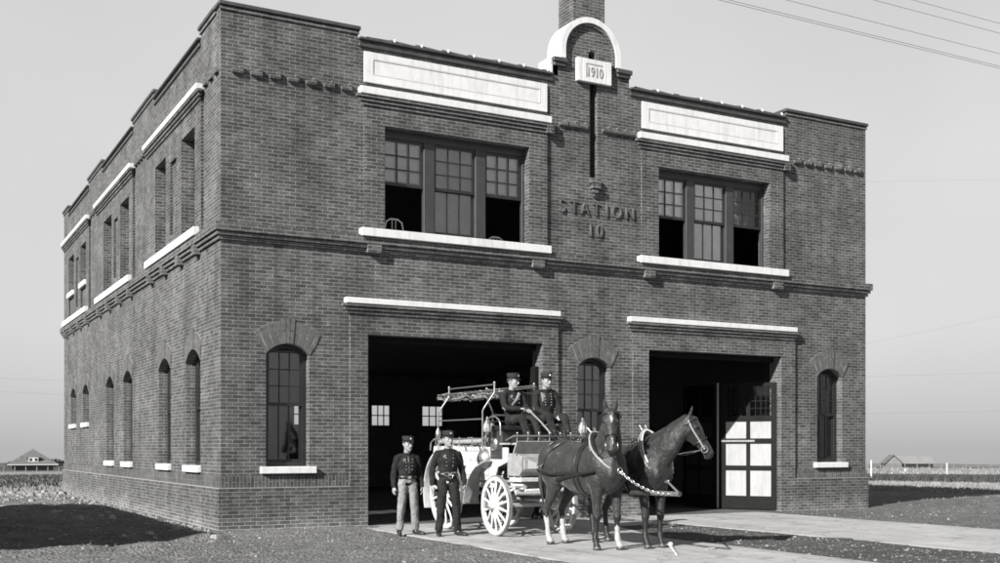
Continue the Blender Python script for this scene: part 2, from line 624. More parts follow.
def hgt(x, y):
    dx = max(0, -6 - x, x - 24)
    dy = max(0, -40 - y, y - 15)
    d = math.hypot(dx, dy)
    z = -.0149 * d
    if d > 25:
        z += lump(x, y, .02, 3) * min(1.2, (d - 25) * .008)
    z += -.010 + lump(x, y, .5, 1) * .020 + lump(x, y, 1.7, 5) * .014
    if -7 < x < -.2 and -5 < y < 15:
        k = min(1, (-.2 - x) / .8) * min(1, (y + 5) / 2.0)
        z += k * (abs(lump(x, y, .8, 21)) * .16 + lump(x, y, 1.9, 13) * .06)
    # heap of gravel beside the right-hand corner and low spoil along the left wall
    z += .16 * math.exp(-((x - 21.5) / 3.2) ** 2 - ((y + .2) / 1.9) ** 2)
    z += .10 * math.exp(-((x + 1.4) / 1.6) ** 2 - ((y - 17) / 4.0) ** 2)
    # pads stay below the concrete and the building
    if (2.9 < x < 5.6 or 8.8 < x < 12.2) and y < .4 or (2.9 < x < 12.2 and -2.1 < y < .4):
        z = min(z, -.02)
    if -.2 < x < 16.4 and -.1 < y < 21:
        z = min(z, -.02)
    return z

def axis(lo, hi, core0, core1, step, growth):
    a = [core0]
    while a[-1] < core1:
        a.append(a[-1] + step)
    s = step
    while a[-1] < hi:
        s *= growth
        a.append(a[-1] + s)
    s = step
    b = [core0]
    while b[-1] > lo:
        s *= growth
        b.append(b[-1] - s)
    return sorted(set(b[1:] + a))

bm = B()
xs = axis(-1500, 2200, -7, 26, .22, 1.13)
ys = axis(-60, 2600, -19, 18, .22, 1.13)
grid = [[bm.verts.new((x, y, hgt(x, y))) for x in xs] for y in ys]
for j in range(len(ys) - 1):
    for i in range(len(xs) - 1):
        bm.faces.new((grid[j][i], grid[j][i + 1], grid[j + 1][i + 1], grid[j + 1][i]))
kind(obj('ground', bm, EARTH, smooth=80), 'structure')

def slab(name, poly, top, thick=.12):
    b = B()
    prism(b, poly, [], lambda u, v, d: V((u, v, d)), top - thick, top)
    return kind(obj(name, b, CONC, bevel=.012), 'structure')

def wob(x0, y0, x1, y1, n, amp, seed):
    return [(x0 + (x1 - x0) * i / n + lump(i * .7, seed, 1, seed) * amp, y0 + (y1 - y0) * i / n + lump(i * .9, seed + 9, 1, seed) * amp) for i in range(n + 1)]

# the drive of the left doorway, poured in bays
ybays = [-.20, -2.45, -5.3, -8.2, -11.2, -14.2, -17.4, -21.5, -26]
xr = lambda y: 5.98 if y < -5.6 else 5.98 + (y + 5.6) * .33
for a, b_ in zip(ybays, ybays[1:]):
    j = .012
    if a > -2:
        poly = [(2.5, a), (2.5, b_ + j), (12.55, b_ + j), (12.55, a)]
        kind(slab('concrete_apron', poly, .0), 'structure')
        continue
    r = [(5.98 + (1.0 if a > -3 else 0), a - j), (5.98, b_ + j)]
    kind(slab('concrete_drive', [(2.5, a - j), (2.5, b_ + j), r[1], r[0]], 0), 'structure')
    kind(slab('concrete_drive', [(8.45, a - j), (8.45, b_ + j), (12.55, b_ + j), (12.55, a - j)], 0), 'structure')

def pebble(b, c, r):
    seg = random.choice((5, 6))
    sq = random.uniform(.4, .8)
    a0 = random.random() * 6
    rr = [r * random.uniform(.7, 1.2) for _ in range(seg)]
    ring = [b.verts.new(V((c[0] + rr[i] * math.cos(a0 + 2 * PI * i / seg), c[1] + rr[i] * math.sin(a0 + 2 * PI * i / seg), c[2]))) for i in range(seg)]
    ring2 = [b.verts.new(V((c[0] + .6 * rr[i] * math.cos(a0 + 2 * PI * i / seg), c[1] + .6 * rr[i] * math.sin(a0 + 2 * PI * i / seg), c[2] + r * sq))) for i in range(seg)]
    for i in range(seg):
        b.faces.new((ring[i], ring[(i + 1) % seg], ring2[(i + 1) % seg], ring2[i]))
    b.faces.new(ring2)

def on_concrete(x, y):
    if -.2 > y > -2.5 and 2.4 < x < 12.6:
        return True
    if y <= -2.4 and (2.42 < x < (6.05 if y < -5.3 else 7.0) or 8.4 < x < 12.6):
        return True
    return -.25 < x < 16.5 and y > -.2

bm = B()
n = 0
while n < 6000:
    k = random.random()
    if k < .55:
        x, y = random.uniform(-6, 2.6), random.uniform(-15, 0)
    elif k < .75:
        x, y = random.uniform(5.9, 8.5), random.uniform(-13, -2.4)
    elif k < .93:
        x, y = random.uniform(12.5, 25), random.uniform(-9, 3.5)
    else:
        x, y = random.uniform(-5, -.3), random.uniform(0, 20)
    if on_concrete(x, y):
        if random.random() > .02 or y > -.2:
            continue
    r = min(.04, random.paretovariate(3.0) * .0075)
    z = 0.002 if on_concrete(x, y) else hgt(x, y) - r * .15
    pebble(bm, (x, y, z), r)
    n += 1
kind(obj('gravel', bm, STONE), 'stuff')

# spoil and broken rubble along the back of the left wall
bm = B()
for i in range(1500):
    x = -.15 - abs(random.gauss(0, 1.5))
    y = random.uniform(11, 26)
    r = min(.15, random.paretovariate(2.4) * .026)
    if random.random() < .25:
        x = -.2 - random.random() * .35; y = random.uniform(-.2, 14); r = min(r, .06)
    pebble(bm, (x, y, hgt(x, y) - r * .15), r)
for i in range(420):
    x, y = random.uniform(-6, -.4), random.uniform(-3.6, 11)
    r = min(.12, random.paretovariate(2.2) * .02)
    pebble(bm, (x, y, hgt(x, y) - r * .2), r)
kind(obj('rubble', bm, STONE), 'stuff')

def tufts(bm, n, place, h0, h1, wd):
    for _ in range(n):
        x, y = place()
        z = hgt(x, y) - .02
        for k in range(random.randint(4, 8)):
            a = random.random() * 2 * PI
            h = random.uniform(h0, h1)
            lean = random.uniform(.05, .5) * h
            p = V((x + random.gauss(0, .09), y + random.gauss(0, .09), z))
            q = V((math.cos(a + PI / 2), math.sin(a + PI / 2), 0)) * wd
            e = p + V((math.cos(a) * lean, math.sin(a) * lean, h))
            m_ = (p + e) / 2 + V((0, 0, h * .12))
            v = [bm.verts.new(c) for c in (p - q, p + q, m_ + q * .7, m_ - q * .7, e)]
            bm.faces.new((v[0], v[1], v[2], v[3]))
            bm.faces.new((v[3], v[2], v[4]))

def polar(r0, r1, a0, a1):
    def f():
        a = R(random.uniform(a0, a1)); r = math.sqrt(random.uniform(r0 * r0, r1 * r1))
        # bearings measured from the camera's axis
        d = V((.4782 * math.cos(a) + .8783 * math.sin(a), .8783 * math.cos(a) - .4782 * math.sin(a)))
        return CAMP.x + d.x * r, CAMP.y + d.y * r
    return f
bm = B()
tufts(bm, 3200, polar(42, 62, 17, 28), .05, .16, .014)
tufts(bm, 1500, polar(118, 210, 15, 28), .2, .5, .05)
tufts(bm, 2600, polar(46, 120, -26, -20), .05, .20, .02)
tufts(bm, 160, lambda: (random.uniform(13, 25), random.uniform(-8, 3)), .03, .09, .006)
tufts(bm, 110, lambda: (random.uniform(-5.6, 1.8), random.uniform(-9, -.6)), .03, .10, .005)
kind(obj('dry_grass', bm, GRASS), 'stuff')
bm = B()
tufts(bm, 4200, polar(64, 118, 15, 28), .1, .3, .05)
tufts(bm, 900, polar(56, 110, -26, -20), .1, .3, .04)
kind(obj('weeds', bm, WEED), 'stuff')

# low swell of land on the skyline
bm = B()
bot, top = [], []
for i in range(121):
    a = R(-40 + 80 * i / 120)
    d = V((.4782 * math.cos(a) + .8783 * math.sin(a), .8783 * math.cos(a) - .4782 * math.sin(a), 0))
    p = CAMP + d * 1900
    hh = -27 + 9 * (noise.noise(V((i * .07, 2, 0))) + .5) + 4 * noise.noise(V((i * .4, 7, 0)))
    bot.append((p.x, p.y, -60)); top.append((p.x, p.y, hh))
b1 = [bm.verts.new(p) for p in bot]; t1 = [bm.verts.new(p) for p in top]
bk = [bm.verts.new((V(p) + (V(p) - CAMP).normalized() * 400) * 1.0) for p in bot]
for i in range(120):
    bm.faces.new((b1[i], b1[i + 1], t1[i + 1], t1[i]))
    bm.faces.new((t1[i], t1[i + 1], bk[i + 1], bk[i]))
kind(obj('hills', bm, HILL, smooth=60), 'structure')

# ------------------------------------------------------------------ the fire station
FS = anchor('fire_station', 'two storey dark brick fire station with white stone trim and two wide open doorways', 'building', (0, 0, 0))
W, D_, T = 16.25, 20.8, .32
ZL, ZH = 9.40, 9.60
LW = (3.2, 6.46, 5.76, 7.79)
RW = (9.8, 13.04, 5.76, 7.79)
LG = (2.85, 6.78, 0, 3.70)
RG = (9.53, 13.42, 0, 3.69)
AX = (1.262, 8.105, 15.03)
AH = .42

gc, gr, gz = 7.985, .70, 10.01
gable = [(gc + gr, 9.66)] + [(gc + gr * math.cos(PI * i / 18), gz + gr * math.sin(PI * i / 18)) for i in range(19)] + [(gc - gr, 9.66)]
outer = [(0, -.3), (LG[0], -.3), (LG[0], LG[3]), (LG[1], LG[3]), (LG[1], -.3), (RG[0], -.3), (RG[0], RG[3]), (RG[1], RG[3]), (RG[1], -.3), (W, -.3), (W, ZH), (13.6, ZH), (13.6, ZL), (9.03, ZL), (9.03, 9.66)] + gable + [(7.06, 9.66), (7.06, ZL), (2.66, ZL), (2.66, ZH), (0, ZH)]
niche = [(7.965, 9.80), (8.155, 9.80), (8.155, 10.0)] + [(8.06 + .095 * math.cos(PI * i / 8), 10.0 + .095 * math.sin(PI * i / 8)) for i in range(1, 8)] + [(7.965, 10.0)]
slot = rect(7.99, 8.19, 7.33, 9.42)
holes = [rect(*LW), rect(*RW)] + [arch(c, AH, 1.14) for c in AX] + [niche, slot]
bm = B(); prism(bm, outer, holes, F, 0, T)
obj('wall', bm, BRICK, FS, uv=True)
bm = B(); box(bm, 7.9, 8.28, T - .06, T + .05, 7.2, 9.5); box(bm, 7.9, 8.28, T - .06, T + .05, 9.76, 10.2)
obj('slot_back', bm, INTERIOR, FS)

# left side wall
def side_top():
    st = [(0.32, ZH), (1.47, ZH), (1.47, ZL), (5.75, ZL), (5.75, ZH), (8.3, ZH), (8.3, ZL), (12.8, ZL), (12.8, ZH), (15.3, ZH), (15.3, ZL), (19.6, ZL), (19.6, ZH), (D_, ZH)]
    return st
SUW = [(1.74, 2.89, 5.76), (4.37, 5.45, 5.76), (8.61, 9.81, 5.76), (11.08, 12.36, 5.76), (15.55, 16.62, 6.62), (18.06, 19.25, 6.62)]
SLW = [(2.11, 1.14), (4.73, 1.14), (9.05, 1.14), (11.66, 1.14), (15.94, 2.27), (18.56, 2.27)]
SH = .60
outer = [(0.32, -.3), (D_, -.3)] + side_top()[::-1]
holes = [rect(a, b_, z, 7.79) for a, b_, z in SUW] + [arch(c, SH, z, 3.45, .24) for c, z in SLW]
bm = B(); prism(bm, outer, holes, L, 0, T)
obj('wall', bm, BRICK, FS, uv=True)
# right side and rear wall
bm = B(); prism(bm, [(.32, -.3), (D_, -.3)] + side_top()[::-1], [], lambda u, v, d: V((W - T + d, u, v)), 0, T)
obj('wall', bm, BRICK, FS, uv=True)
BW = [(5.35, 6.6), (8.1, 9.0), (11.25, 12.1), (13.42, 14.42)]
bm = B(); prism(bm, [(T, -.3), (W - T, -.3), (W - T, ZL), (T, ZL)], [rect(a, b_, 2.34, 3.22) for a, b_ in BW], lambda u, v, d: V((u, D_ - T + d, v)), 0, T)
obj('wall', bm, BRICK, FS, uv=True)
bm = B(); box(bm, T, W - T, T, D_ - T, 9.0, 9.15); obj('roof', bm, COPE, FS)
bm = B(); box(bm, T + .01, W - T - .01, T + .02, D_ - T - .01, 4.35, 4.6); obj('upper_floor', bm, INTERIOR, FS)
bm = B(); box(bm, T + .01, W - T - .01, .02, D_ - T - .01, -.1, -.008); obj('station_floor', bm, FLOOR, FS)
# plastered inner faces
bm = B()
prism(bm, [(T + .02, 0), (LG[0], 0), (LG[0], LG[3]), (LG[1], LG[3]), (LG[1], 0), (RG[0], 0), (RG[0], RG[3]), (RG[1], RG[3]), (RG[1], 0), (W - T - .02, 0), (W - T - .02, 4.34), (T + .02, 4.34)], [arch(c, AH + .02, 1.12) for c in AX], F, T + .004, T + .03)
prism(bm, rect(T + .03, D_ - T - .02, 0, 4.34), [arch(c, SH + .02, z - .02, 3.47, .24) for c, z in SLW], L, T + .004, T + .03)
prism(bm, rect(T + .03, D_ - T - .02, 0, 4.34), [], lambda u, v, d: V((W - d, u, v)), T + .004, T + .03)
prism(bm, rect(T + .03, W - T - .03, 0, 4.34), [rect(a - .02, b_ + .02, 2.32, 3.24) for a, b_ in BW], lambda u, v, d: V((u, D_ - d, v)), T + .004, T + .03)
prism(bm, rect(T + .02, W - T - .02, 4.62, 8.98), [rect(a[0] - .02, a[1] + .02, 5.74, 7.81) for a in (LW, RW)], F, T + .004, T + .03)
box(bm, T + .03, W - T - .03, 7.4, 7.5, 4.61, 8.98)
obj('inner_lining', bm, INTERIOR, FS)

# ---- brick bays, plinth, belt course
bm = B()
prism(bm, rect(2.775, 6.90, 5.66, 8.33), [rect(*LW)], F, -.055, -.0015)
obj('window_bay', bm, BRICK, FS, uv=True)
bm = B(); prism(bm, rect(9.345, 13.475, 5.66, 8.33), [rect(*RW)], F, -.055, -.0015)
obj('window_bay', bm, BRICK, FS, uv=True)
for g, a, b_ in ((LG, 2.48, 7.17), (RG, 9.11, 13.85)):
    bm = B(); prism(bm, [(a, -.3), (g[0], -.3), (g[0], g[3]), (g[1], g[3]), (g[1], -.3), (b_, -.3), (b_, 4.27), (a, 4.27)], [], F, -.055, -.0015)
    obj('door_surround', bm, BRICK, FS, uv=True)
SB = [(1.26, 6.3, 0), (8.1, 13.42, 2), (15.0, 20.3, 4)]
for a, b_, i in SB:
    hs = [rect(*(SUW[i][0], SUW[i][1]), SUW[i][2], 7.79), rect(*(SUW[i + 1][0], SUW[i + 1][1]), SUW[i + 1][2], 7.79)]
    m0 = (SUW[i][1] + SUW[i + 1][0]) / 2
    hs.append(rect(m0 - .3, m0 + .3, 6.0, 7.55))
    if i == 4:
        hs += [rect(SUW[i][0], SUW[i][1], 5.86, 6.45), rect(SUW[i + 1][0], SUW[i + 1][1], 5.86, 6.45)]
    bm = B(); prism(bm, rect(a, b_, 5.66, 8.33), hs, L, -.055, -.0015)
    obj('window_bay', bm, BRICK, FS, uv=True)

bm = B()
for a, b_ in ((-.05, 2.48), (7.17, 9.11), (13.85, W + .05)):
    box(bm, a, b_, -.05, -.0015, -.3, .745)
box(bm, -.05, -.0015, -.0015, D_ + .05, -.3, .745)
box(bm, W + .0015, W + .05, -.0015, D_ + .05, -.3, .745)
obj('plinth', bm, BRICK, FS, uv=True)
bm = B()
for a, b_ in ((-.02, 2.48), (7.17, 9.11), (13.85, W + .02)):
    box(bm, a, b_, -.02, -.0015, .747, .97)
box(bm, -.02, -.0015, -.0015, D_ + .02, .747, .97)
box(bm, W + .0015, W + .02, -.0015, D_, .747, .97)
obj('soldier_course', bm, SOLDIER, FS, uv=True)
for a, b_ in ((-.056, 2.48), (7.17, 9.11), (13.85, W + .056)):
    bm = B(); box(bm, a, b_, -.056, -.0015, .7455, .7625); obj('plinth_wash', bm, STONELINE, FS)
bm = B(); box(bm, -.056, -.0015, -.0015, D_ + .05, .7455, .7625); obj('plinth_wash', bm, STONELINE, FS)

def belt(bm, z0, z1, p):
    prism(bm, [(-p, -p), (W + p, -p), (W + p, D_ + p), (-p, D_ + p)], [[(.1, .1), (W - .1, .1), (W - .1, D_ - .1), (.1, D_ - .1)]], lambda u, v, d: V((u, v, d)), z0, z1)
# the ring would cross the window sills inside the wall only, so it stops short at the wall faces
def belt_ring(bm, z0, z1, p):
    e = .0015
    box(bm, -p, W + p, -p, -e, z0, z1)
    box(bm, -p, -e, -e, D_ + p, z0, z1)
    box(bm, W + e, W + p, -e, D_ + p, z0, z1)
for z0, z1, p in ((5.452, 5.612, .125), (5.375, 5.437, .088), (5.300, 5.360, .045)):
    bm = B(); belt_ring(bm, z0, z1, p)
    obj('belt_course', bm, BRICK, FS, uv=True)
bm = B(); belt_ring(bm, 5.437, 5.452, .05); belt_ring(bm, 5.36, 5.375, .02)
obj('belt_joint', bm, COPE, FS)

def corbel(bm, f, a, b_, z, steps):
    """Three projecting brick courses below a stone hood, shrinking as they go down."""
    for i, p in enumerate(steps):
        zz = z - .068 * (i + 1)
        s = .05 * (len(steps) - i) - .02
        vs = [(a + .065 - s, zz + .012), (b_ - .065 + s, zz + .012), (b_ - .065 + s, zz + .066), (a + .065 - s, zz + .066)]
        prism(bm, vs, [], f, -p, -.0562)

def trim(f, a, b_, z0, z1, p=.165, corb=True, sill=False):
    bm = B()
    prism(bm, rect(a, b_, z0, z1), [], f, -p, -.002)
    obj('window_sill' if sill else 'stone_hood', bm, WHITE, FS, bevel=.008)
    if corb:
        bm = B(); corbel(bm, f, a, b_, z0, (.145, .115, .085))
        obj('corbel_course', bm, BRICK, FS, uv=True)

def block(f, c, z0, z1, p, w=.28, m=BRICK, name='corbel_block'):
    bm = B(); prism(bm, rect(c - w / 2, c + w / 2, z0, z1), [], f, -p, -.002)
    obj(name, bm, m, FS, uv=True)

for a, b_ in ((2.66, 6.95), (9.22, 13.56)):
    trim(F, a, b_, 8.335, 8.475)
    trim(F, a + .02, b_ - .02, 5.585, 5.745, .185, False, True)
    block(F, a + .3, 5.28, 5.44, .135)
    block(F, b_ - .3, 5.28, 5.44, .135)
    block(F, b_ - .02, 8.13, 8.33, .15, .17)
for a, b_ in ((2.37, 7.17), (8.98, 13.83)):
    trim(F, a, b_, 4.275, 4.385)
for a, b_, i in SB:
    trim(L, a - .06, b_ + .06, 8.36, 8.47)
    trim(L, a + .15, b_ - .15, 5.60, 5.765, .165, False, True)
    for c in (a + .35, (a * 2 + b_) / 3 + .1, (a + 2 * b_) / 3 - .1, b_ - .35):
        block(L, c, 5.24, 5.44, .13, .25)
for i in (4, 5):
    bm = B(); prism(bm, rect(SUW[i][0] - .06, SUW[i][1] + .06, 6.47, 6.615), [], L, -.12, .1); obj('window_sill', bm, WHITE, FS, bevel=.008)

# white panels in the parapet
for a, b_ in ((2.78, 6.91), (9.36, 13.49)):
    bm = B()
    prism(bm, rect(a, b_, 8.595, 9.19), [rect(a + .2, b_ - .2, 8.78, 9.035)], F, -.040, -.002)
    prism(bm, rect(a + .2, b_ - .2, 8.78, 9.035), [], F, -.031, -.002)
    p = obj('parapet_panel', bm, WHITE, FS, bevel=.006)
    bm = B(); prism(bm, rect(a + .17, b_ - .17, 8.75, 9.065), [rect(a + .185, b_ - .185, 8.765, 9.05)], F, -.0425, -.035)
    obj('panel_moulding', bm, GROOVE, p)

# dentils
def dentils(f, a, b_, n):
    for i in range(n):
        c = a + (b_ - a) * i / (n - 1)
        bm = B()
        prism(bm, [(c - .105, 8.37), (c + .105, 8.37), (c + .105, 8.505), (c + .04, 8.505), (c + .04, 8.44), (c - .105, 8.44)], [], f, -.06, -.002)
        obj('dentil', bm, BRICK, FS, uv=True)
dentils(F, .30, 2.42, 7)
dentils(F, 7.32, 7.82, 3)
dentils(F, 8.42, 9.1, 4)
dentils(F, 13.95, 15.95, 7)
dentils(L, .2, 1.0, 3)
dentils(L, 6.62, 7.85, 5)
dentils(L, 13.68, 14.8, 4)

# copings
def cope_run(f, a, b_, z):
    bm = B(); prism(bm, rect(a - .045, b_ + .045, z + .001, z + .075), [], f, -.06, T + .05)
    obj('coping', bm, COPE, FS, bevel=.01)
    bm = B(); prism(bm, rect(a - .02, b_ + .02, z - .075, z - .015), [], f, -.028, -.002)
    obj('coping_course', bm, BRICK, FS, uv=True)
cope_run(F, .0, 2.66, ZH - .03)
cope_run(F, 13.6, W, ZH - .03)
cope_run(L, .32, 1.47, ZH - .031)
for a, b_ in ((5.75, 8.3), (12.8, 15.3), (19.6, D_)):
    cope_run(L, a, b_, ZH - .03)
cope_run(lambda u, v, d: V((W - d, u, v)), .33, D_, ZH - .032)
def tile_run(f, a, b_, lumps=True):
    bm = B()
    prism(bm, rect(a + .01, b_ - .01, ZL + .001, ZL + .05), [], f, -.075, T + .05)
    prism(bm, rect(a + .01, b_ - .01, ZL - .13, ZL - .06), [], f, -.04, -.002)
    c = obj('coping', bm, COPE, FS, bevel=.008)
    n = max(2, round((b_ - a) / .62))
    for i in range(n):
        u0 = a + .22 + (b_ - a - .3) * i / n
        u1 = a + .22 + (b_ - a - .3) * (i + 1) / n - .03
        bm = B()
        dz = random.uniform(-.012, .012)
        tube(bm, [f(u0, ZL + .055 + dz, .1), f(u1 - .09, ZL + .05 - dz, .1), f(u1 - .085, ZL + .05, .1), f(u1, ZL + .05, .1)], [.078, .075, .094, .094], 14)
        tl = obj('coping_tile', bm, COPE, c, smooth=40)
        if lumps and random.random() < .95:
            bm = B(); ball(bm, f(u1 + .012, ZL + .10, .04), (.03, .05, .05), None, 8, 6)
            obj('mortar_lump', bm, LIME, tl, smooth=60)
tile_run(F, 2.66, 7.06)
tile_run(F, 9.03, 13.6)
for a, b_ in ((1.47, 5.75), (8.3, 12.8), (15.3, 19.6)):
    tile_run(L, a, b_)

# curved gable: white archivolt that wraps over the top
def archpts(r, n=24, drop=9.80):
    return [(gc + r, drop)] + [(gc + r * math.cos(PI * i / n), gz + r * math.sin(PI * i / n)) for i in range(n + 1)] + [(gc - r, drop)]
o_, i_ = archpts(.765), archpts(.645)
bm = B(); prism(bm, o_ + i_[::-1], [], F, -.09, -.002)
b2 = archpts(.765); b3 = archpts(.703)
prism(bm, b2 + b3[::-1], [], F, .0, T + .16)
obj('gable_arch', bm, WHITE, FS, smooth=30)
bm = B(); i2 = archpts(.645); i3 = archpts(.585)
prism(bm, i2 + i3[::-1], [], F, -.05, -.002)
obj('gable_arch_inner', bm, BRICK, FS, smooth=30, uv=True)
bm = B()
box(bm, 7.0, 7.27, .0, T + .16, 9.665, 9.80)
box(bm, 7.0, 7.2, .0, T + .16, 9.41, 9.664)
obj('gable_shoulder', bm, WHITE, FS, bevel=.01)
for x0, x1 in ((7.04, 7.38), (8.66, 9.06)):
    bm = B()
    box(bm, x0, x1, -.10, -.002, 9.70, 9.795)
    box(bm, x0 + .03, x1 - .03, -.065, -.002, 9.62, 9.70)
    box(bm, x0, x1, .0005, T + .02, 9.662, 9.70)
    obj('gable_bracket', bm, COPE, FS, bevel=.008)

# date stone
bm = B()
box(bm, 7.63, 7.745, -.10, -.002, 9.375, 9.875); box(bm, 7.757, 8.375, -.10, -.002, 9.375, 9.872); box(bm, 8.387, 8.5, -.10, -.002, 9.375, 9.875)
ds = obj('date_stone', bm, WHITE, FS, bevel=.008)
bm = B()
box(bm, 7.84, 7.868, -.104, -.1005, 9.47, 9.775); box(bm, 7.868, 8.27, -.104, -.1005, 9.748, 9.775)
obj('stone_frame', bm, STONELINE, ds)
Mx = Matrix.Rotation(R(90), 4, 'X')
bm = lettering('1910', .30, Matrix.Translation((8.06, -.105, 9.495)) @ Mx @ Matrix.Diagonal((.72, 1, 1, 1)), .006)
obj('date_figures', bm, STONELINE, ds)

# pendant corbel below the slot
bm = B()
box(bm, 7.96, 8.24, -.10, -.002, 7.2, 7.325); box(bm, 7.99, 8.21, -.13, -.002, 7.09, 7.19); box(bm, 8.03, 8.17, -.10, -.002, 7.0, 7.085); box(bm, 8.06, 8.14, -.06, -.002, 6.93, 6.995)
obj('pendant_corbel', bm, BRICK, FS, uv=True, bevel=.01)

# raised brick letters
for ch, x, z in zip('STATION10', (7.29, 7.58, 7.86, 8.15, 8.43, 8.69, 9.04, 8.01, 8.24), (6.53,) * 7 + (6.07,) * 2):
    bm = lettering(ch, .395 if ch not in '10' else .40, Matrix.Translation((x, -.020, z)) @ Mx @ Matrix.Diagonal((.86, 1, 1, 1)), .018)
    obj('letter', bm, VOUSS, FS)

# arches over the ground-floor windows
def voussoirs(f, c, half, apex, rise, rout, n):
    R0 = (half * half + rise * rise) / (2 * rise)
    zc = apex - R0
    a0 = math.asin(min(.999, half / R0)) + .01
    SK = .80
    bm = B()
    pts = [(c + (R0 + .004) * math.sin(a0 - 2 * a0 * i / 16), zc + (R0 + .004) * math.cos(a0 - 2 * a0 * i / 16)) for i in range(17)]
    pto = [(c + rout * math.sin(SK * (a0 - 2 * a0 * i / 16)), zc + rout * math.cos(SK * (a0 - 2 * a0 * i / 16))) for i in range(17)]
    prism(bm, pts + pto[::-1], [], f, -.010, -.0015)
    base = obj('window_arch', bm, MORTAR, FS)
    bm = B()
    key = n // 2
    for i in range(n):
        g = .12 / n
        b0 = a0 - 2 * a0 * (i + g * 0 + .07) / n
        b1 = a0 - 2 * a0 * (i + .93) / n
        ro = rout + (.055 if abs(i - key) <= 1 else -.004)
        mid = (R0 + ro) / 2
        pr = .030 if abs(i - key) <= 1 else .016
        segs = ((R0 + .002, ro),) if i % 2 else ((R0 + .002, mid - .006), (mid + .006, ro))
        for r0, r1 in segs:
            prism(bm, [(c + r * math.sin(a * (1 - (1 - SK) * (r - R0) / (rout - R0))), zc + r * math.cos(a * (1 - (1 - SK) * (r - R0) / (rout - R0)))) for r, a in ((r0, b0), (r0, b1), (r1, b1), (r1, b0))], [], f, -pr, -.004)
    obj('arch_bricks', bm, VOUSS, base)
for c in AX:
    voussoirs(F, c, AH, 3.45, .2, .97, 15)
for c, z in SLW:
    voussoirs(L, c, SH, 3.45, .24, 1.22, 17)

# ---- windows. Local frame: u to the right, z up, d inwards
def sash(bmf, bmg, u0, u1, z0, z1, cols, rows, d, w=.05, bar=.022):
    e = .001
    box(bmf, u0, u0 + w, d, d + .04, z0, z1); box(bmf, u1 - w, u1, d, d + .04, z0, z1)
    box(bmf, u0 + w, u1 - w, d, d + .04, z0, z0 + w + .01); box(bmf, u0 + w, u1 - w, d, d + .04, z1 - w, z1)
    a, b_, p, q = u0 + w, u1 - w, z0 + w + .01, z1 - w
    for i in range(1, cols):
        c = a + (b_ - a) * i / cols
        box(bmf, c - bar / 2, c + bar / 2, d + .004, d + .034, p, q)
    for i in range(1, rows):
        c = p + (q - p) * i / rows
        box(bmf, a, b_, d + .006, d + .032, c - bar / 2, c + bar / 2)
    box(bmg, a, b_, d + .018, d + .021, p, q)

def place(o, f):
    """f: 'F' front at x0, or 'L' left side at y0: local u runs away from the street corner."""
    return o

def arched_window(c, half, z0, apex, rise, where):
    u = lambda a: a
    zm = z0 + (apex - rise - z0) * .56
    bmF = B()
    out = arch(0, half - .002, z0, apex, rise); inn = arch(0, half - .075, z0 + .09, apex - .075, rise * .8)
    prism(bmF, out, [inn], lambda a, b_, d: V((a, d, b_)), .19, .27)
    M = Matrix.Translation((c, 0, 0)) if where == 'F' else Matrix.Translation((0, c, 0)) @ Matrix.Rotation(R(-90), 4, 'Z')
    def fin(bm, name, m, par):
        bm.transform(M)
        return obj(name, bm, m, par)
    win = fin(bmF, 'window', WOODDARK, FS)
    bf, bg_ = B(), B()
    sash(bf, bg_, -half + .07, half - .07, zm - .03, apex - .06 - .05, 3, 3, .20)
    s1 = fin(bf, 'sash', WOODDARK, win); fin(bg_, 'pane', GLASS, win)
    bf, bg_ = B(), B()
    sash(bf, bg_, -half + .07, half - .07, z0 + .08, zm + .02, 3, 1, .245)
    fin(bf, 'sash', WOODDARK, win); fin(bg_, 'pane', GLASS, win)
    bm = B(); e_ = .115 if where == 'F' else .03
    box(bm, -half - e_, half + e_, -.10 if where == 'F' else -.075, .18, z0 - .125, z0 + .004)
    bm.transform(M)
    obj('window_sill', bm, WHITE, FS, bevel=.008)
    return win
for c in AX:
    arched_window(c, AH, 1.14, 3.45, .2, 'F')
for c, z in SLW:
    arched_window(c, SH, z, 3.45, .24, 'L')

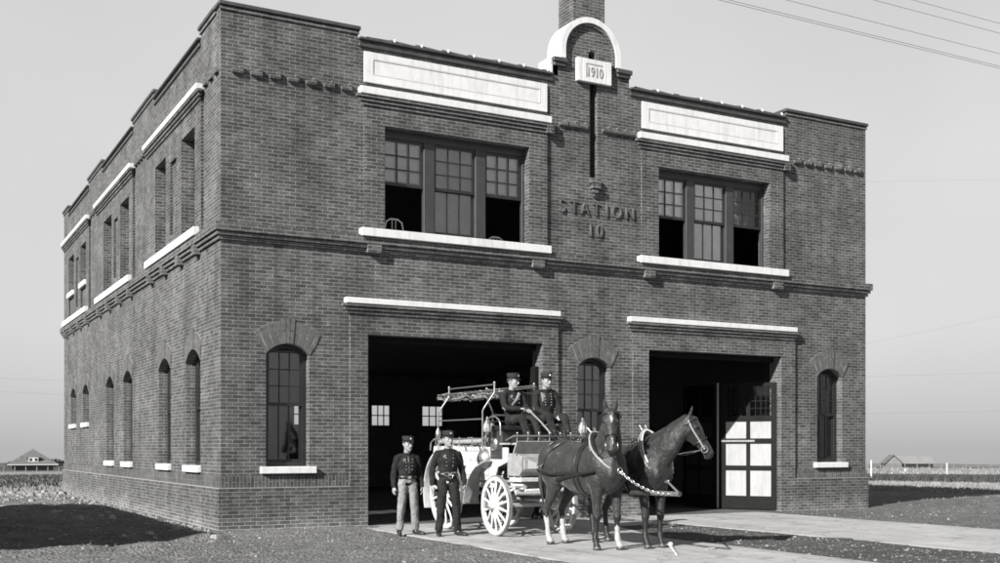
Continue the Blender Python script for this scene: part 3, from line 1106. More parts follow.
def triple_window(u0, u1, z0, z1):
    bm = B()
    d0, d1 = .16, .26
    mw = .235
    uw = (u1 - u0 - 2 * mw) / 3
    zt = z1 - .02
    box(bm, u0 + .001, u1 - .001, d0, d1, zt - .14, z1 - .001)
    box(bm, u0 + .001, u1 - .001, d0 - .02, d1 + .02, z0 + .002, z0 + .06)
    for k in (1, 2):
        a = u0 + k * uw + (k - 1) * mw
        box(bm, a, a + mw, d0 - .015, d1, z0 + .06, zt - .14)
    box(bm, u0 + .001, u0 + .055, d0, d1, z0 + .06, zt - .14); box(bm, u1 - .055, u1 - .001, d0, d1, z0 + .06, zt - .14)
    win = obj('window', bm, WOODMID, FS, bevel=.006)
    zm = z0 + (z1 - z0) * .485
    for k in range(3):
        a = u0 + k * (uw + mw) + (.055 if k == 0 else 0); b_ = u0 + k * (uw + mw) + uw - (.055 if k == 2 else 0)
        bf, bg_ = B(), B(); sash(bf, bg_, a, b_, zm - .04, zt - .14, 3, 3, .185)
        obj('sash', bf, WOODDARK, win); obj('pane', bg_, GLASS, win)
        bb = B(); box(bb, a + .02, b_ - .02, .275, .278, zm + (.05 if k != 1 else -.02), zt - .14); obj('blind', bb, BLIND, win)
        bf, bg_ = B(), B()
        if k == 1:
            sash(bf, bg_, a, b_, z0 + .06, zm + .02, 3, 1, .23, .05, .018)
            bb = B(); box(bb, a + .02, b_ - .02, .284, .287, z0 + .1, zm - .03); obj('blind', bb, BLIND, win)
        else:
            sash(bf, bg_, a, b_, z0 + .98, zm + 1.0, 3, 1, .229, .05, .018)
        obj('sash', bf, WOODDARK, win); obj('pane', bg_, GLASS, win)
triple_window(*LW)
triple_window(*RW)
for a, b_, z in SUW:
    bf, bg_ = B(), B()
    h, c = (b_ - a) / 2, (a + b_) / 2
    zm = (z + 7.79) / 2
    sash(bf, bg_, -h + .003, h - .003, zm, 7.787, 3, 3, .20, .07)
    sash(bf, bg_, -h + .003, h - .003, z + .003, zm - .002, 3, 1, .245, .07)
    M = Matrix.Translation((0, c, 0)) @ Matrix.Rotation(R(-90), 4, 'Z')
    bf.transform(M); bg_.transform(M)
    wn = obj('window', bf, WOODDARK, FS); obj('pane', bg_, GLASS, wn)
for a, b_ in BW:
    bf, bg_ = B(), B()
    sash(bf, bg_, a, b_, 2.34, 3.22, 3, 2, D_ - .2, .05, .04)
    wn = obj('window', bf, WOODDARK, FS); obj('pane', bg_, GLASS, wn)

# ---- doorway timber heads and door leaves
for g in (LG, RG):
    bm = B(); box(bm, g[0], g[1], .22, .31, g[3] - .13, g[3] - .002)
    obj('door_head', bm, DOORBLACK, FS)

def door_leaf(hinge, ang, wd, hgt_, pm=None):
    """Half-glazed leaf with two columns of white panels; swings from its hinge by ang inwards."""
    ca, sa = -math.cos(ang), math.sin(ang)
    # local u from the hinge along the leaf, d across it
    def q(u, z, d):
        return V((hinge[0] + ca * u + sa * d, hinge[1] + sa * u + (-ca) * d, z))
    cols = ((.14, wd / 2 - .05), (wd / 2 + .05, wd - .14))
    rows = ((.33, .95), (1.07, 1.60), (1.73, 2.14))
    top = (2.28, 3.0)
    hs = [rect(a, b_, p, r) for a, b_ in cols for p, r in rows] + [rect(a, b_, *top) for a, b_ in cols]
    bm = B(); prism(bm, rect(0, wd, .015, hgt_), hs, q, 0, .05)
    leaf = obj('door_leaf', bm, DOORBLACK, FS)
    for a, b_ in cols:
        for p, r in rows:
            bm = B(); prism(bm, rect(a, b_, p, r), [], q, .012, .035)
            obj('door_panel', bm, pm or PANEL, leaf)
        bm = B()
        for i in range(1, 4):
            c = a + (b_ - a) * i / 4
            prism(bm, rect(c - .01, c + .01, *top), [], q, .012, .038)
        for i in range(1, 4):
            c = top[0] + (top[1] - top[0]) * i / 4
            prism(bm, rect(a, b_, c - .01, c + .01), [], q, .0125, .0375)
        obj('glazing_bar', bm, DOORBLACK, leaf)
        bm = B(); prism(bm, rect(a, b_, *top), [], q, .022, .026); obj('pane', bm, GLASS, leaf)
    bm = B(); prism(bm, rect(wd * .38, wd - .04, 1.645, 1.69), [], q, -.025, -.002)
    obj('latch_bar', bm, NICKEL if pm is None else WDARK, leaf)
    return leaf
A1 = R(60.5)
door_leaf((13.405, .10), A1, 1.42, 3.08)
e1 = (12.66, 1.36)
door_leaf((e1[0] - .06, e1[1] + .02), R(93), 1.40, 3.08, WOODDARK)
bm = B(); box(bm, e1[0] - .05, e1[0] - .012, e1[1] - .03, e1[1] + .0, .02, 3.1); obj('door_edge', bm, PALELEATHER, FS)
bm = B(); box(bm, 6.69, 6.778, .10, .30, .0, 3.22); obj('door_jamb', bm, DOORBLACK, FS)
door_leaf((6.755, .30), R(91), 1.40, 3.18, WOODDARK)

# chimney
bm = B(); prism(bm, [(7.90, .5), (8.72, .5), (8.72, 1.12), (7.90, 1.12)], [], lambda u, v, d: V((u, v, d)), 9.1, 13.2)
ch = obj('chimney', bm, BRICK, FS, uv=True)
bm = B(); box(bm, 7.84, 8.78, .44, 1.18, 13.0, 13.25); obj('chimney_cap', bm, BRICK, ch, uv=True)

# ---- beds behind the open upper windows
def iron_bed(x, y, label, w_=.40, hh=1.5):
    r = anchor('iron_bed', label, 'bed', (x, y, 4.6), 'white iron beds in the upper dormitory')
    def hoop(y0, h):
        bm = B()
        tube(bm, [(x - w_ / 2, y0, 4.6), (x - w_ / 2, y0, 4.6 + h - .2), (x - w_ / 2 + .03, y0, 4.6 + h - .06), (x - w_ / 2 + .12, y0, 4.6 + h), (x + w_ / 2 - .12, y0, 4.6 + h), (x + w_ / 2 - .03, y0, 4.6 + h - .06), (x + w_ / 2, y0, 4.6 + h - .2), (x + w_ / 2, y0, 4.6)], .018, 8)
        tube(bm, [(x - w_ / 2, y0, 5.0), (x + w_ / 2, y0, 5.0)], .012, 6)
        return bm
    for y0, h in ((y, hh), (y + 2.0, 1.2)):
        o = obj('bed_end', hoop(y0, h), IRONBED, r, smooth=50)
        for k in (2, 3):
            bm = B(); tube(bm, [(x - w_ / 2 + w_ * k / 5, y0, 5.0), (x - w_ / 2 + w_ * k / 5, y0, 4.6 + h - (.02 if 1 < k < 4 else .03))], .009, 6)
            obj('bed_rod', bm, IRONBED, o)
    bm = B(); box(bm, x - w_ / 2 + .03, x + w_ / 2 - .03, y + .03, y + 1.97, 5.05, 5.24)
    obj('mattress', bm, BEDDING, r, bevel=.04, seg=2)
    bm = B(); box(bm, x - w_ / 2, x + w_ / 2, y + .02, y + 1.98, 5.0, 5.04); obj('bed_frame', bm, IRONBED, r)
iron_bed(3.62, .48, 'white iron bed showing behind the open sash nearest the street corner')
iron_bed(5.98, .55, 'white iron bed low behind the open sash nearest the raised station lettering', .40, 1.36)

# ------------------------------------------------------------------ wires, neighbours, far buildings
def wire(pts, r, label, cat='wire', group=None):
    bm = B(); tube(bm, pts, r, 5)
    return tag(obj('overhead_wire', bm, WIREM), label, cat, group)

def at(px, py, t):
    """A point t metres along the camera axis through a pixel of the photograph (used for far wires and roofs)."""
    r, u = (px - 500) / 1122.0, (449 - py) / 1122.0
    return CAMP + V((r * .8783 + .4782, -r * .4782 + .8783, u)) * t

def street_wire(y, z, label):
    n = 40
    wire([(-14 + 50 * i / n, y, z - .10 * (1 - ((i / n) * 2 - 1) ** 2)) for i in range(n + 1)], .0042, label, 'wire', 'street wires on the corner poles')
for y, z, lab in ((-4.6, 9.62, 'lowest of the five dark street wires crossing the upper right sky'),
                  (-4.55, 9.69, 'fourth dark street wire down, almost touching the lowest one'),
                  (-4.2, 10.14, 'middle one of the five dark street wires above the right parapet'),
                  (-3.9, 10.75, 'second dark street wire from the top over the right parapet'),
                  (-3.7, 11.08, 'topmost dark street wire cutting the corner of the sky')):
    street_wire(y, z, lab)
for a, b_, lab in (((860, 182, 190), (1040, 179, 230), 'faint far wire running level beyond the right wall below the parapet'),
                   ((860, 345, 160), (1040, 308, 200), 'faint far wire slanting up beyond the right wall above the barn'),
                   ((860, 377, 170), (1040, 372, 200), 'faint far wire nearly level beyond the right wall at doorway height'),
                   ((860, 414, 170), (1040, 411, 200), 'lowest faint far wire beyond the right wall above the barn roof'),
                   ((-60, 376, 150), (90, 382, 190), 'faint far wire beside the left wall high over the far house'),
                   ((-60, 389, 150), (90, 396, 190), 'lower faint far wire beside the left wall over the far house')):
    wire([at(*a), at(*b_)], .0075, lab, 'wire', 'far telephone wires')

def far_base(px, t):
    p = at(px, 449, t)
    return p.x, p.y, hgt(p.x, p.y)

# pyramid-roofed house far to the left
hx, hy, hz = far_base(33, 300)
FH = anchor('far_house', 'small distant house under a dark pyramid roof with one white dormer', 'house', (hx, hy, hz))
def hipped(bm, hw, z0, z1, M, ridge=0.0):
    a = [M @ V(p) for p in ((-hw, -hw, z0), (hw, -hw, z0), (hw, hw, z0), (-hw, hw, z0))]
    b = [M @ V((-ridge, 0, z1)), M @ V((ridge, 0, z1))] if ridge else [M @ V((0, 0, z1))]
    v = [bm.verts.new(p) for p in a]; q = [bm.verts.new(p) for p in b]
    bm.faces.new(v[::-1])
    if ridge:
        bm.faces.new((v[0], v[1], q[1], q[0])); bm.faces.new((v[1], v[2], q[1])); bm.faces.new((v[2], v[3], q[0], q[1])); bm.faces.new((v[3], v[0], q[0]))
    else:
        for i in range(4):
            bm.faces.new((v[i], v[(i + 1) % 4], q[0]))
MH = Matrix.Translation((hx, hy, 0)) @ Matrix.Rotation(R(-6), 4, 'Z')
apex = 1.48 - .05
bm = B(); box(bm, -5, 5, -5, 5, hz - 1, apex - 3.9, MH); hw_ = obj('wall', bm, WDARK, FH)
bm = B(); hipped(bm, 6.4, apex - 4.1, apex, MH); rf = obj('roof', bm, SHINGLE, FH)
bm = B(); box(bm, -1.1, 1.3, -5.4, -2.6, apex - 3.4, apex - 2.3, MH); dm = obj('dormer', bm, FARWHITE, rf)
bm = B(); hipped(bm, 1.9, apex - 2.32, apex - 1.3, MH @ Matrix.Translation((.1, -3.4, 0))); obj('dormer_roof', bm, SHINGLE, rf)
for q in (-.55, .75):
    bm = B(); box(bm, q - .35, q + .35, -5.45, -5.3, apex - 3.2, apex - 2.5, MH); obj('window', bm, WDARK, rf)
bm = B(); box(bm, -6.2, 6.2, -7.5, -5.6, apex - 4.25, apex - 4.05, MH); obj('porch_roof', bm, FARWHITE, FH)


# long low barn far to the right
bx, by, bz = far_base(893, 370)
FB = anchor('barn', 'distant low barn with a pointed end gable and long pale roof', 'barn', (bx, by, bz))
ax_ = math.atan2(-.20, 1.0)
MB_ = Matrix.Translation((bx, by, 0)) @ Matrix.Rotation(R(-33), 4, 'Z')
ez, rz = 1.48 - 370 * 14.5 / 1122, 1.48 - 370 * 7 / 1122
bm = B()
v = [bm.verts.new(MB_ @ V(p)) for p in ((-2.6, -1, bz - 1), (2.6, -1, bz - 1), (2.6, -1, ez), (0, -1, rz), (-2.6, -1, ez), (-2.6, 5, bz - 1), (2.6, 5, bz - 1), (2.6, 5, ez), (0, 5, rz), (-2.6, 5, ez))]
for f_ in ((0, 1, 2, 3, 4), (9, 8, 7, 6, 5), (0, 5, 6, 1), (1, 6, 7, 2), (0, 4, 9, 5)):
    bm.faces.new([v[i] for i in f_])
bm.faces.new([v[i] for i in (2, 7, 8, 3)]); bm.faces.new([v[i] for i in (3, 8, 9, 4)])
obj('gable_wing', bm, FARWALL, FB)
bm = B()
for sx in (-1, 1):
    q = [MB_ @ V(p) for p in ((sx * 3.0, -1.4, ez - .22), (0, -1.4, rz + .14), (0, 5, rz + .14), (sx * 3.0, 5, ez - .22))]
    lo = [bm.verts.new(p) for p in q]; hi = [bm.verts.new(p + V((0, 0, .18))) for p in q]
    bm.faces.new(lo); bm.faces.new(hi[::-1])
    for i in range(4):
        bm.faces.new((lo[i], lo[(i + 1) % 4], hi[(i + 1) % 4], hi[i]))
obj('roof', bm, SHINGLE, FB)
bm = B(); box(bm, 2.6, 13.2, 1, 6, bz - 1, ez - .15, MB_); obj('wall', bm, WDARK, FB)
bm = B()
q = [MB_ @ V(p) for p in ((1.0, .4, ez - .2), (13.6, .4, ez - .2), (13.2, 3.6, rz - .1), (1.0, 3.6, rz - .1), (1.0, 6.8, ez - .2), (13.6, 6.8, ez - .2))]
v = [bm.verts.new(p) for p in q]
bm.faces.new((v[0], v[1], v[2], v[3])); bm.faces.new((v[3], v[2], v[5], v[4])); bm.faces.new((v[1], v[5], v[2]))
obj('long_roof', bm, FARWALL, FB)

# white posts in the right-hand field
for px, yb, yt, lab in ((871.3, 480, 461, 'tall white field post hard against the right edge of the brick wall'), (947, 476, 464, 'white field post standing alone right of the barn'), (905.5, 467, 462, 'small white post in front of the barn beside its gable')):
    tt = 1.0
    for _ in range(60):
        p = at(px, 449, tt * 2.5)
        if (1.48 - hgt(p.x, p.y)) * 1122 / (tt * 2.5) <= yb - 449:
            break
        tt += 1
    td = tt * 2.5
    p = at(px, 449, td); h0 = hgt(p.x, p.y)
    hh = (yb - yt) / 1122 * td
    ww = td / 1122 * .75
    bm = B(); tube(bm, [(p.x, p.y, h0 - .3), (p.x, p.y, h0 + hh), (p.x, p.y, h0 + hh + ww * .5)], [ww, ww, ww * .3], 6)
    tag(obj('field_post', bm, FARWHITE), lab, 'post', 'white posts in the field')

# wire fence line on the skyline, one thing per side
def field_fence(p0, p1, t0, t1, n, label):
    f_ = anchor('field_fence', label, 'fence', tuple(at(p0, 449, t0)))
    prev = None
    for i in range(n + 1):
        k = i / n
        p = at(p0 + (p1 - p0) * k, 449, t0 + (t1 - t0) * k)
        h0 = hgt(p.x, p.y)
        bm = B(); tube(bm, [(p.x, p.y, h0 - .2), (p.x, p.y, h0 + 1.25)], .09, 5); obj('fence_post', bm, FARWALL, f_)
        if prev:
            for z in (.5, .8, 1.1):
                bm = B(); tube(bm, [prev + V((0, 0, z)), V((p.x, p.y, h0 + z))], .035, 4); obj('fence_wire', bm, WDARK, f_)
        prev = V((p.x, p.y, h0))
field_fence(868, 1040, 225, 240, 14, 'thin dark wire fence crossing the pale far field before the barn')
field_fence(-40, 70, 180, 190, 10, 'thin dark wire fence in the rough field left of the station')

# scattered far trees low on the skyline
def far_tree(px, t_, h_, lab):
    x, y, z = far_base(px, t_)
    r_ = anchor('far_tree', lab, 'tree', (x, y, z), 'low trees on the skyline')
    bm = B(); tube(bm, [(x, y, z - .5), (x, y, z + h_ * .5)], [.3, .15], 6); obj('trunk', bm, WDARK, r_)
    bm = B()
    for _ in range(170):
        a, b_ = random.random() * 2 * PI, random.uniform(-1, 1)
        rr = random.random() ** .4
        c = V((x + h_ * .75 * rr * math.cos(a), y + h_ * .75 * rr * math.sin(a), z + h_ * (.55 + .42 * b_ * (1 - rr * .5))))
        s = h_ * random.uniform(.06, .13)
        q = Quaternion((random.random() - .5, random.random() - .5, random.random() - .5, random.random() - .5)).normalized()
        vs = [bm.verts.new(c + q @ V(p)) for p in ((s, 0, 0), (0, s, 0), (-s, 0, .3 * s), (0, -s, 0))]
        bm.faces.new(vs)
    obj('crown', bm, TREEM, r_)
far_tree(51, 520, 5.5, 'low dark tree on the skyline right behind the pyramid roofed house')
far_tree(59, 560, 5.0, 'low dark tree on the skyline touching the left brick wall')
far_tree(12, 600, 4.0, 'low dark tree on the skyline left of the pyramid roofed house')

# neighbouring shed just out of sight to the left; its shade lies across the yard
SH_ = anchor('neighbour_shed', 'low clapboard shed standing left of the station beyond the shaded yard', 'shed', (-8.6, 1.6, 0))
x0, x1, y0, y1, ze, zr = -11.0, -6.25, -4.35, 7.7, 3.62, 4.6
bm = B()
prism(bm, [(x0, -.4), (x1, -.4), (x1, ze - .1), ((x0 + x1) / 2, zr - .1), (x0, ze - .1)], [], lambda u, v, d: V((u, d, v)), y0, y1)
obj('wall', bm, FARWALL, SH_)
bm = B()
mx_ = (x0 + x1) / 2
prism(bm, [(x0 - .2, ze - .12), (mx_, zr - .08), (x1 + .04, ze - .08), (x1 + .04, ze + .02), (mx_, zr + .04), (x0 - .2, ze)], [], lambda u, v, d: V((u, d, v)), y0 - .06, y1 + .06)
obj('roof', bm, SHINGLE, SH_)
bm = B()
for i in range(24):
    z = .05 + i * .145
    if z + .15 > ze - .12:
        break
    box(bm, x1 + .0005, x1 + .016, y0, y1, z, z + .02)
    box(bm, x0, x1, y0 - .016, y0 - .0005, z, z + .02)
obj('siding', bm, FARWALL, SH_)
for yy in (-2, 2, 6):
    bm = B(); box(bm, x1 + .002, x1 + .03, yy - .5, yy + .5, 1.1, 2.4); wf = obj('window', bm, FARWHITE, SH_)
    bm = B(); box(bm, x1 + .031, x1 + .036, yy - .42, yy + .42, 1.18, 2.32); obj('pane', bm, WDARK, wf)

# ------------------------------------------------------------------ fire wagon (heads towards -Y)
WX, WY = 4.36, -2.7
WG = anchor('fire_wagon', 'white horse drawn hose wagon with spoked wheels, dash rail and raised pipe rack', 'fire wagon', (WX, WY, 0))
XR, XL = 3.72, 5.00                      # wheel planes

def wheel(x, y, r, n, parent):
    sx = 1 if x < WX else -1
    bm = B()
    # felloe
    rings = []
    k = 40
    prof = ((r - .022, -.030), (r - .022, .030), (r - .085, .026), (r - .085, -.026))
    for i in range(k):
        a = 2 * PI * i / k
        rings.append([V((x + d, y + q * math.cos(a), r + q * math.sin(a))) for q, d in prof])
    loft(bm, rings, closed=True)
    wh = obj('wheel', bm, WPAINT, parent, smooth=35)
    bm = B(); rings = []
    prof = ((r, -.028), (r, .028), (r - .0225, .028), (r - .0225, -.028))
    for i in range(k):
        a = 2 * PI * i / k
        rings.append([V((x + d, y + q * math.cos(a), r + q * math.sin(a))) for q, d in prof])
    loft(bm, rings, closed=True)
    obj('tyre', bm, TYRE, wh, smooth=35)
    bm = B(); tube(bm, [(x - sx * .17, y, r), (x - sx * .10, y, r), (x - sx * .055, y, r), (x + sx * .05, y, r), (x + sx * .12, y, r)], [.042, .055, .085, .085, .06], 16)
    obj('hub', bm, WPAINT, wh, smooth=35)
    bm = B(); tube(bm, [(x - sx * .195, y, r), (x - sx * .171, y, r)], [.034, .044], 12)
    obj('hub_cap', bm, NICKEL, wh, smooth=35)
    for i in range(n):
        a = 2 * PI * (i + .5) / n
        d = V((0, math.cos(a), math.sin(a)))
        c = V((x - sx * .035, y, r))
        bm = B()
        tube(bm, [c + d * .07, c + d * (r * .30), V((x, y, r)) + d * (r * .68), V((x, y, r)) + d * (r - .08)], [(.024, .034), (.022, .032), (.017, .02), (.02, .023)], 8, side=(1, 0, 0))
        obj('spoke', bm, WPAINT, wh, smooth=50)
    return wh
FY, RY = -3.67, -1.72
for x in (XR, XL):
    wheel(x, FY, .515, 14, WG)
    wheel(x, RY, .66, 14, WG)
# axles and springs
for y, r in ((FY, .515), (RY, .66)):
    bm = B(); box(bm, XR + .05, XL - .05, y - .035, y + .035, r - .035, r + .035)
    obj('axle', bm, WPALE, WG, bevel=.01)
    for x in (XR + .2, XL - .2):
        bm = B()
        L_ = .44
        for s in (-1, 1):
            tube(bm, [(x, y - L_, r + .13), (x, y - L_ * .5, r + .13 + s * .055), (x, y, r + .13 + s * .085), (x, y + L_ * .5, r + .13 + s * .055), (x, y + L_, r + .13)], (.03, .012), 6, side=(1, 0, 0))
        obj('spring', bm, WPALE, WG, smooth=50)
# chassis sills and reach
for x in (XR + .22, XL - .22):
    bm = B(); box(bm, x - .035, x + .035, -4.25, -1.0, .80, .90); obj('frame_rail', bm, WPAINT, WG, bevel=.008)
bm = B(); tube(bm, [(WX, -4.4, .6), (WX, -1.6, .68)], .035, 8); obj('reach_pole', bm, WPALE, WG, smooth=50)
# fifth wheel ring
bm = B(); tube(bm, [(WX + .34 * math.cos(2 * PI * i / 24), FY + .34 * math.sin(2 * PI * i / 24), .73) for i in range(24)], (.02, .02), 6, closed=True); obj('turning_ring', bm, WDARK, WG, smooth=50)
for y in (-4.02, -3.3):
    bm = B(); box(bm, XR + .16, XL - .16, y - .03, y + .03, .735, .795); obj('cross_bar', bm, WPAINT, WG, bevel=.008)

# hose body
def side_panel(x, t_):
    bm = B()
    poly = [(-.92, .93), (-3.28, .93), (-3.42, 1.02), (-3.50, 1.16), (-3.86, 1.26), (-3.86, 1.50), (-.92, 1.53)]
    prism(bm, poly, [], lambda u, v, d: V((x + d, u, v)), 0, t_)
    return obj('side_panel', bm, WPAINT, WG, bevel=.008)
sp_ = side_panel(XR + .115, .03)
side_panel(XL - .145, .03)
bm = B()
prism(bm, [(-1.02, 1.0), (-3.2, 1.0), (-3.2, 1.46), (-1.02, 1.46)], [[(-1.06, 1.03), (-3.16, 1.03), (-3.16, 1.43), (-1.06, 1.43)]], lambda u, v, d: V((XR + .115 + d, u, v)), -.006, -.001)
obj('panel_stripe', bm, SCROLL, sp_)
# gilt scrolls
def scroll(y, z, s, flip=1):
    pts = []
    for i in range(20):
        a = i * .42
        r_ = s * (1 - i / 22)
        pts.append((XR + .111, y + flip * (r_ * math.cos(a) * .6), z + r_ * math.sin(a) * .6))
    bm = B(); tube(bm, pts, (.004, .011 * s / .12), 5, side=(1, 0, 0)); obj('scroll', bm, SCROLL, sp_)
for y, z, s, f_ in ((-1.5, 1.25, .12, 1), (-1.72, 1.22, .10, -1), (-2.9, 1.26, .10, 1), (-3.08, 1.27, .09, -1), (-2.0, 1.27, .07, 1), (-2.24, 1.25, .07, -1), (-2.48, 1.28, .08, 1), (-2.7, 1.26, .06, -1)):
    scroll(y, z, s, f_)
bm = B(); box(bm, XR + .145, XL - .145, -3.85, -.93, .905, .94); obj('bed_floor', bm, WPALE, WG)
bm = B(); box(bm, XR + .145, XL - .145, -.96, -.92, .94, 1.5); obj('tail_board', bm, WPAINT, WG)
bm = B(); box(bm, XR + .14, XL - .14, -.9, -.5, .40, .44); st = obj('rear_step', bm, WPALE, WG, bevel=.008)
for x in (XR + .2, XL - .2):
    bm = B(); tube(bm, [(x, -.95, .93), (x, -.75, .6), (x, -.55, .44)], .014, 6); obj('step_iron', bm, WDARK, st)
# load of hose in the bed
bm = B()
for i in range(9):
    yy = -1.05 - i * .24
    tube(bm, [(XR + .2, yy, 1.44 + .03 * math.sin(i * 2.1)), (WX - .2, yy - .03, 1.53 + .03 * math.sin(i)), (WX + .2, yy + .03, 1.53 + .03 * math.cos(i * 1.3)), (XL - .2, yy, 1.44)], (.10, .05), 8, side=(0, 1, 0))
kind_ = obj('folded_hose', bm, ROPEM, WG, smooth=50)

# mudguards over the rear wheels, and the grey leather apron behind each front wheel
def guard(name, x0, x1, pts, m, th=.012):
    bm = B()
    n_ = len(pts)
    rings = []
    for i, (y, z) in enumerate(pts):
        a = pts[max(0, i - 1)]; b_ = pts[min(n_ - 1, i + 1)]
        t_ = V((0, b_[0] - a[0], b_[1] - a[1])).normalized()
        nn = V((0, -t_.z, t_.y)) * th
        c0, c1 = (x0[i], x1[i]) if isinstance(x0, list) else (x0, x1)
        rings.append([V((c0, y, z)) - nn, V((c1, y, z)) - nn, V((c1, y, z)) + nn, V((c0, y, z)) + nn])
    loft(bm, rings)
    return obj(name, bm, m, WG, smooth=40)
for x, s in ((XR, 1), (XL, -1)):
    pts = [(RY + .78 * math.cos(a), .66 + .80 * math.sin(a)) for a in [R(v) for v in range(-22, 141, 9)]]
    guard('mudguard', x - .10, x + .12, pts, WPAINT)
    k = 10
    pts, a0_, a1_ = [], [], []
    for i in range(k + 1):
        q = i / k
        ang = R(80 - 80 * q)
        pts.append((FY + .20 + .80 * math.cos(ang), .52 + .76 * math.sin(ang)))
        a0_.append(x - s * (.03 + .10 * q)); a1_.append(x + s * (.12 + .06 * q))
    guard('leather_apron', a0_, a1_, pts, WGREY)

# driver's box: front boxes, seat, dash
bm = B(); prism(bm, [(-3.87, 1.02), (-4.26, 1.02), (-4.36, 1.10), (-4.36, 1.34), (-4.22, 1.40), (-3.87, 1.40)], [], lambda u, v, d: V((d, u, v)), XR + .10, XL - .10)
fb = obj('front_box', bm, WGREY, WG, bevel=.01)
bm = B(); box(bm, XR + .14, XL - .14, -4.372, -4.355, 1.13, 1.31); obj('box_panel', bm, WPALE, fb, bevel=.006)
bm = B(); prism(bm, [(XR + .22, 1.15), (XR + .62, 1.15), (XR + .22, 1.30)], [], F, -4.376, -4.371); obj('box_stripe', bm, FARWHITE, fb)
bm = B(); prism(bm, [(-3.9, .93), (-4.30, .93), (-4.30, 1.0), (-3.9, 1.0)], [], lambda u, v, d: V((d, u, v)), XR + .12, XL - .12); obj('box_sill', bm, WPAINT, WG, bevel=.008)
# tilted dash panel and foot board
bm = B(); prism(bm, [(-4.20, 1.402), (-4.24, 1.402), (-4.36, 1.60), (-4.33, 1.61)], [], lambda u, v, d: V((d, u, v)), XR + .02, XL - .02); obj('dash_board', bm, WGREY, WG, bevel=.006)
bm = B(); box(bm, XR + .04, XL - .04, -4.32, -3.70, 1.545, 1.575); obj('foot_board', bm, WPALE, WG, bevel=.006)
# seat riser, cushion, back
bm = B(); box(bm, XR + .10, XL - .10, -3.68, -3.26, 1.30, 1.79); obj('seat_riser', bm, WDARK, WG, bevel=.01)
bm = B(); box(bm, XR + .06, XL - .06, -3.76, -3.26, 1.792, 1.875); obj('seat_cushion', bm, LEATHER, WG, bevel=.03, seg=3)
bm = B(); tube(bm, [(XR + .06, -3.28, 1.66), (XR + .06, -3.22, 1.98), (XR + .2, -3.2, 2.06), (XL - .2, -3.2, 2.06), (XL - .06, -3.22, 1.98), (XL - .06, -3.28, 1.66)], .016, 8); obj('seat_rail', bm, NICKEL, WG, smooth=50)
for s, x in ((1, XR + .02), (-1, XL - .02)):
    bm = B(); tube(bm, [(x, -3.78, 1.70), (x, -3.78, 1.86)] + [(x, -3.52 - .26 * math.cos(a), 1.86 + .17 * math.sin(a)) for a in [R(v) for v in range(15, 180, 15)]] + [(x, -3.26, 1.86), (x, -3.26, 1.66)], .013, 8); obj('arm_hoop', bm, NICKEL, WG, smooth=50)
# dash rail with knobs
bm = B(); tube(bm, [(XR - .06, -4.12, 1.62), (XR - .05, -4.36, 1.69), (XL + .06, -4.36, 1.69), (XL + .07, -4.12, 1.62)], .014, 8); dr = obj('dash_rail', bm, NICKEL, WG, smooth=50)
for i in range(7):
    x = XR + .02 + (XL - XR - .04) * i / 6
    bm = B(); tube(bm, [(x, -4.345, 1.60), (x, -4.36, 1.72)], .011, 6); ball(bm, (x, -4.36, 1.735), .02, None, 8, 6); obj('rail_post', bm, NICKEL, dr, smooth=60)
# lamps either side
def lantern(x, y, z, s=1.0):
    bm = B(); tube(bm, [(x, y, z), (x, y, z + .05 * s), (x, y, z + .06 * s)], [.035 * s, .05 * s, .07 * s], 10); la = obj('lamp', bm, NICKEL, WG, smooth=30)
    bm = B(); tube(bm, [(x, y, z + .06 * s), (x, y, z + .14 * s), (x, y, z + .23 * s)], [.062 * s, .075 * s, .058 * s], 10); obj('lamp_glass', bm, WPALE, la, smooth=50)
    for k in range(4):
        a = PI / 4 + k * PI / 2
        c, s_ = math.cos(a), math.sin(a)
        bm = B(); tube(bm, [(x + .07 * s * c, y + .07 * s * s_, z + .06 * s), (x + .082 * s * c, y + .082 * s * s_, z + .14 * s), (x + .066 * s * c, y + .066 * s * s_, z + .23 * s)], .007, 5); obj('lamp_bar', bm, NICKEL, la)
    bm = B(); tube(bm, [(x, y, z + .23 * s), (x, y, z + .25 * s), (x, y, z + .30 * s), (x, y, z + .32 * s), (x, y, z + .36 * s)], [.075 * s, .065 * s, .03 * s, .035 * s, .012 * s], 10); obj('lamp_cap', bm, NICKEL, la, smooth=30)
lantern(XR - .08, -3.50, 1.72, .85)
lantern(XL + .10, -4.22, 1.70, .85)
for x, y in ((XR - .08, -3.50), (XL + .10, -4.22)):
    bm = B(); tube(bm, [(x, y, 1.73), (x + (.1 if x < WX else -.1), y + .05, 1.58)], .014, 6); obj('lamp_bracket', bm, WDARK, WG)
# coiled nozzle line and gong behind the seat
for k in range(3):
    bm = B(); tube(bm, [(XR + .13 + .03 * k, -3.10 + (.17 + .01 * k) * math.cos(2 * PI * i / 22), 1.73 + (.2 + .01 * k) * math.sin(2 * PI * i / 22)) for i in range(22)], .02, 6, closed=True); obj('hose_coil', bm, WDARK if k != 1 else ROPEM, WG, smooth=50)
bm = B(); ball(bm, (XR + .10, -3.42, 1.56), (.05, .12, .12), None, 14, 10); obj('gong', bm, NICKEL, WG, smooth=60)
# chemical tank across under the seat
bm = B(); tube(bm, [(XR + .16, -3.06, 1.30), (XL - .16, -3.06, 1.30)], .2, 18, dome=True); obj('chemical_tank', bm, NICKEL, WG, smooth=40)

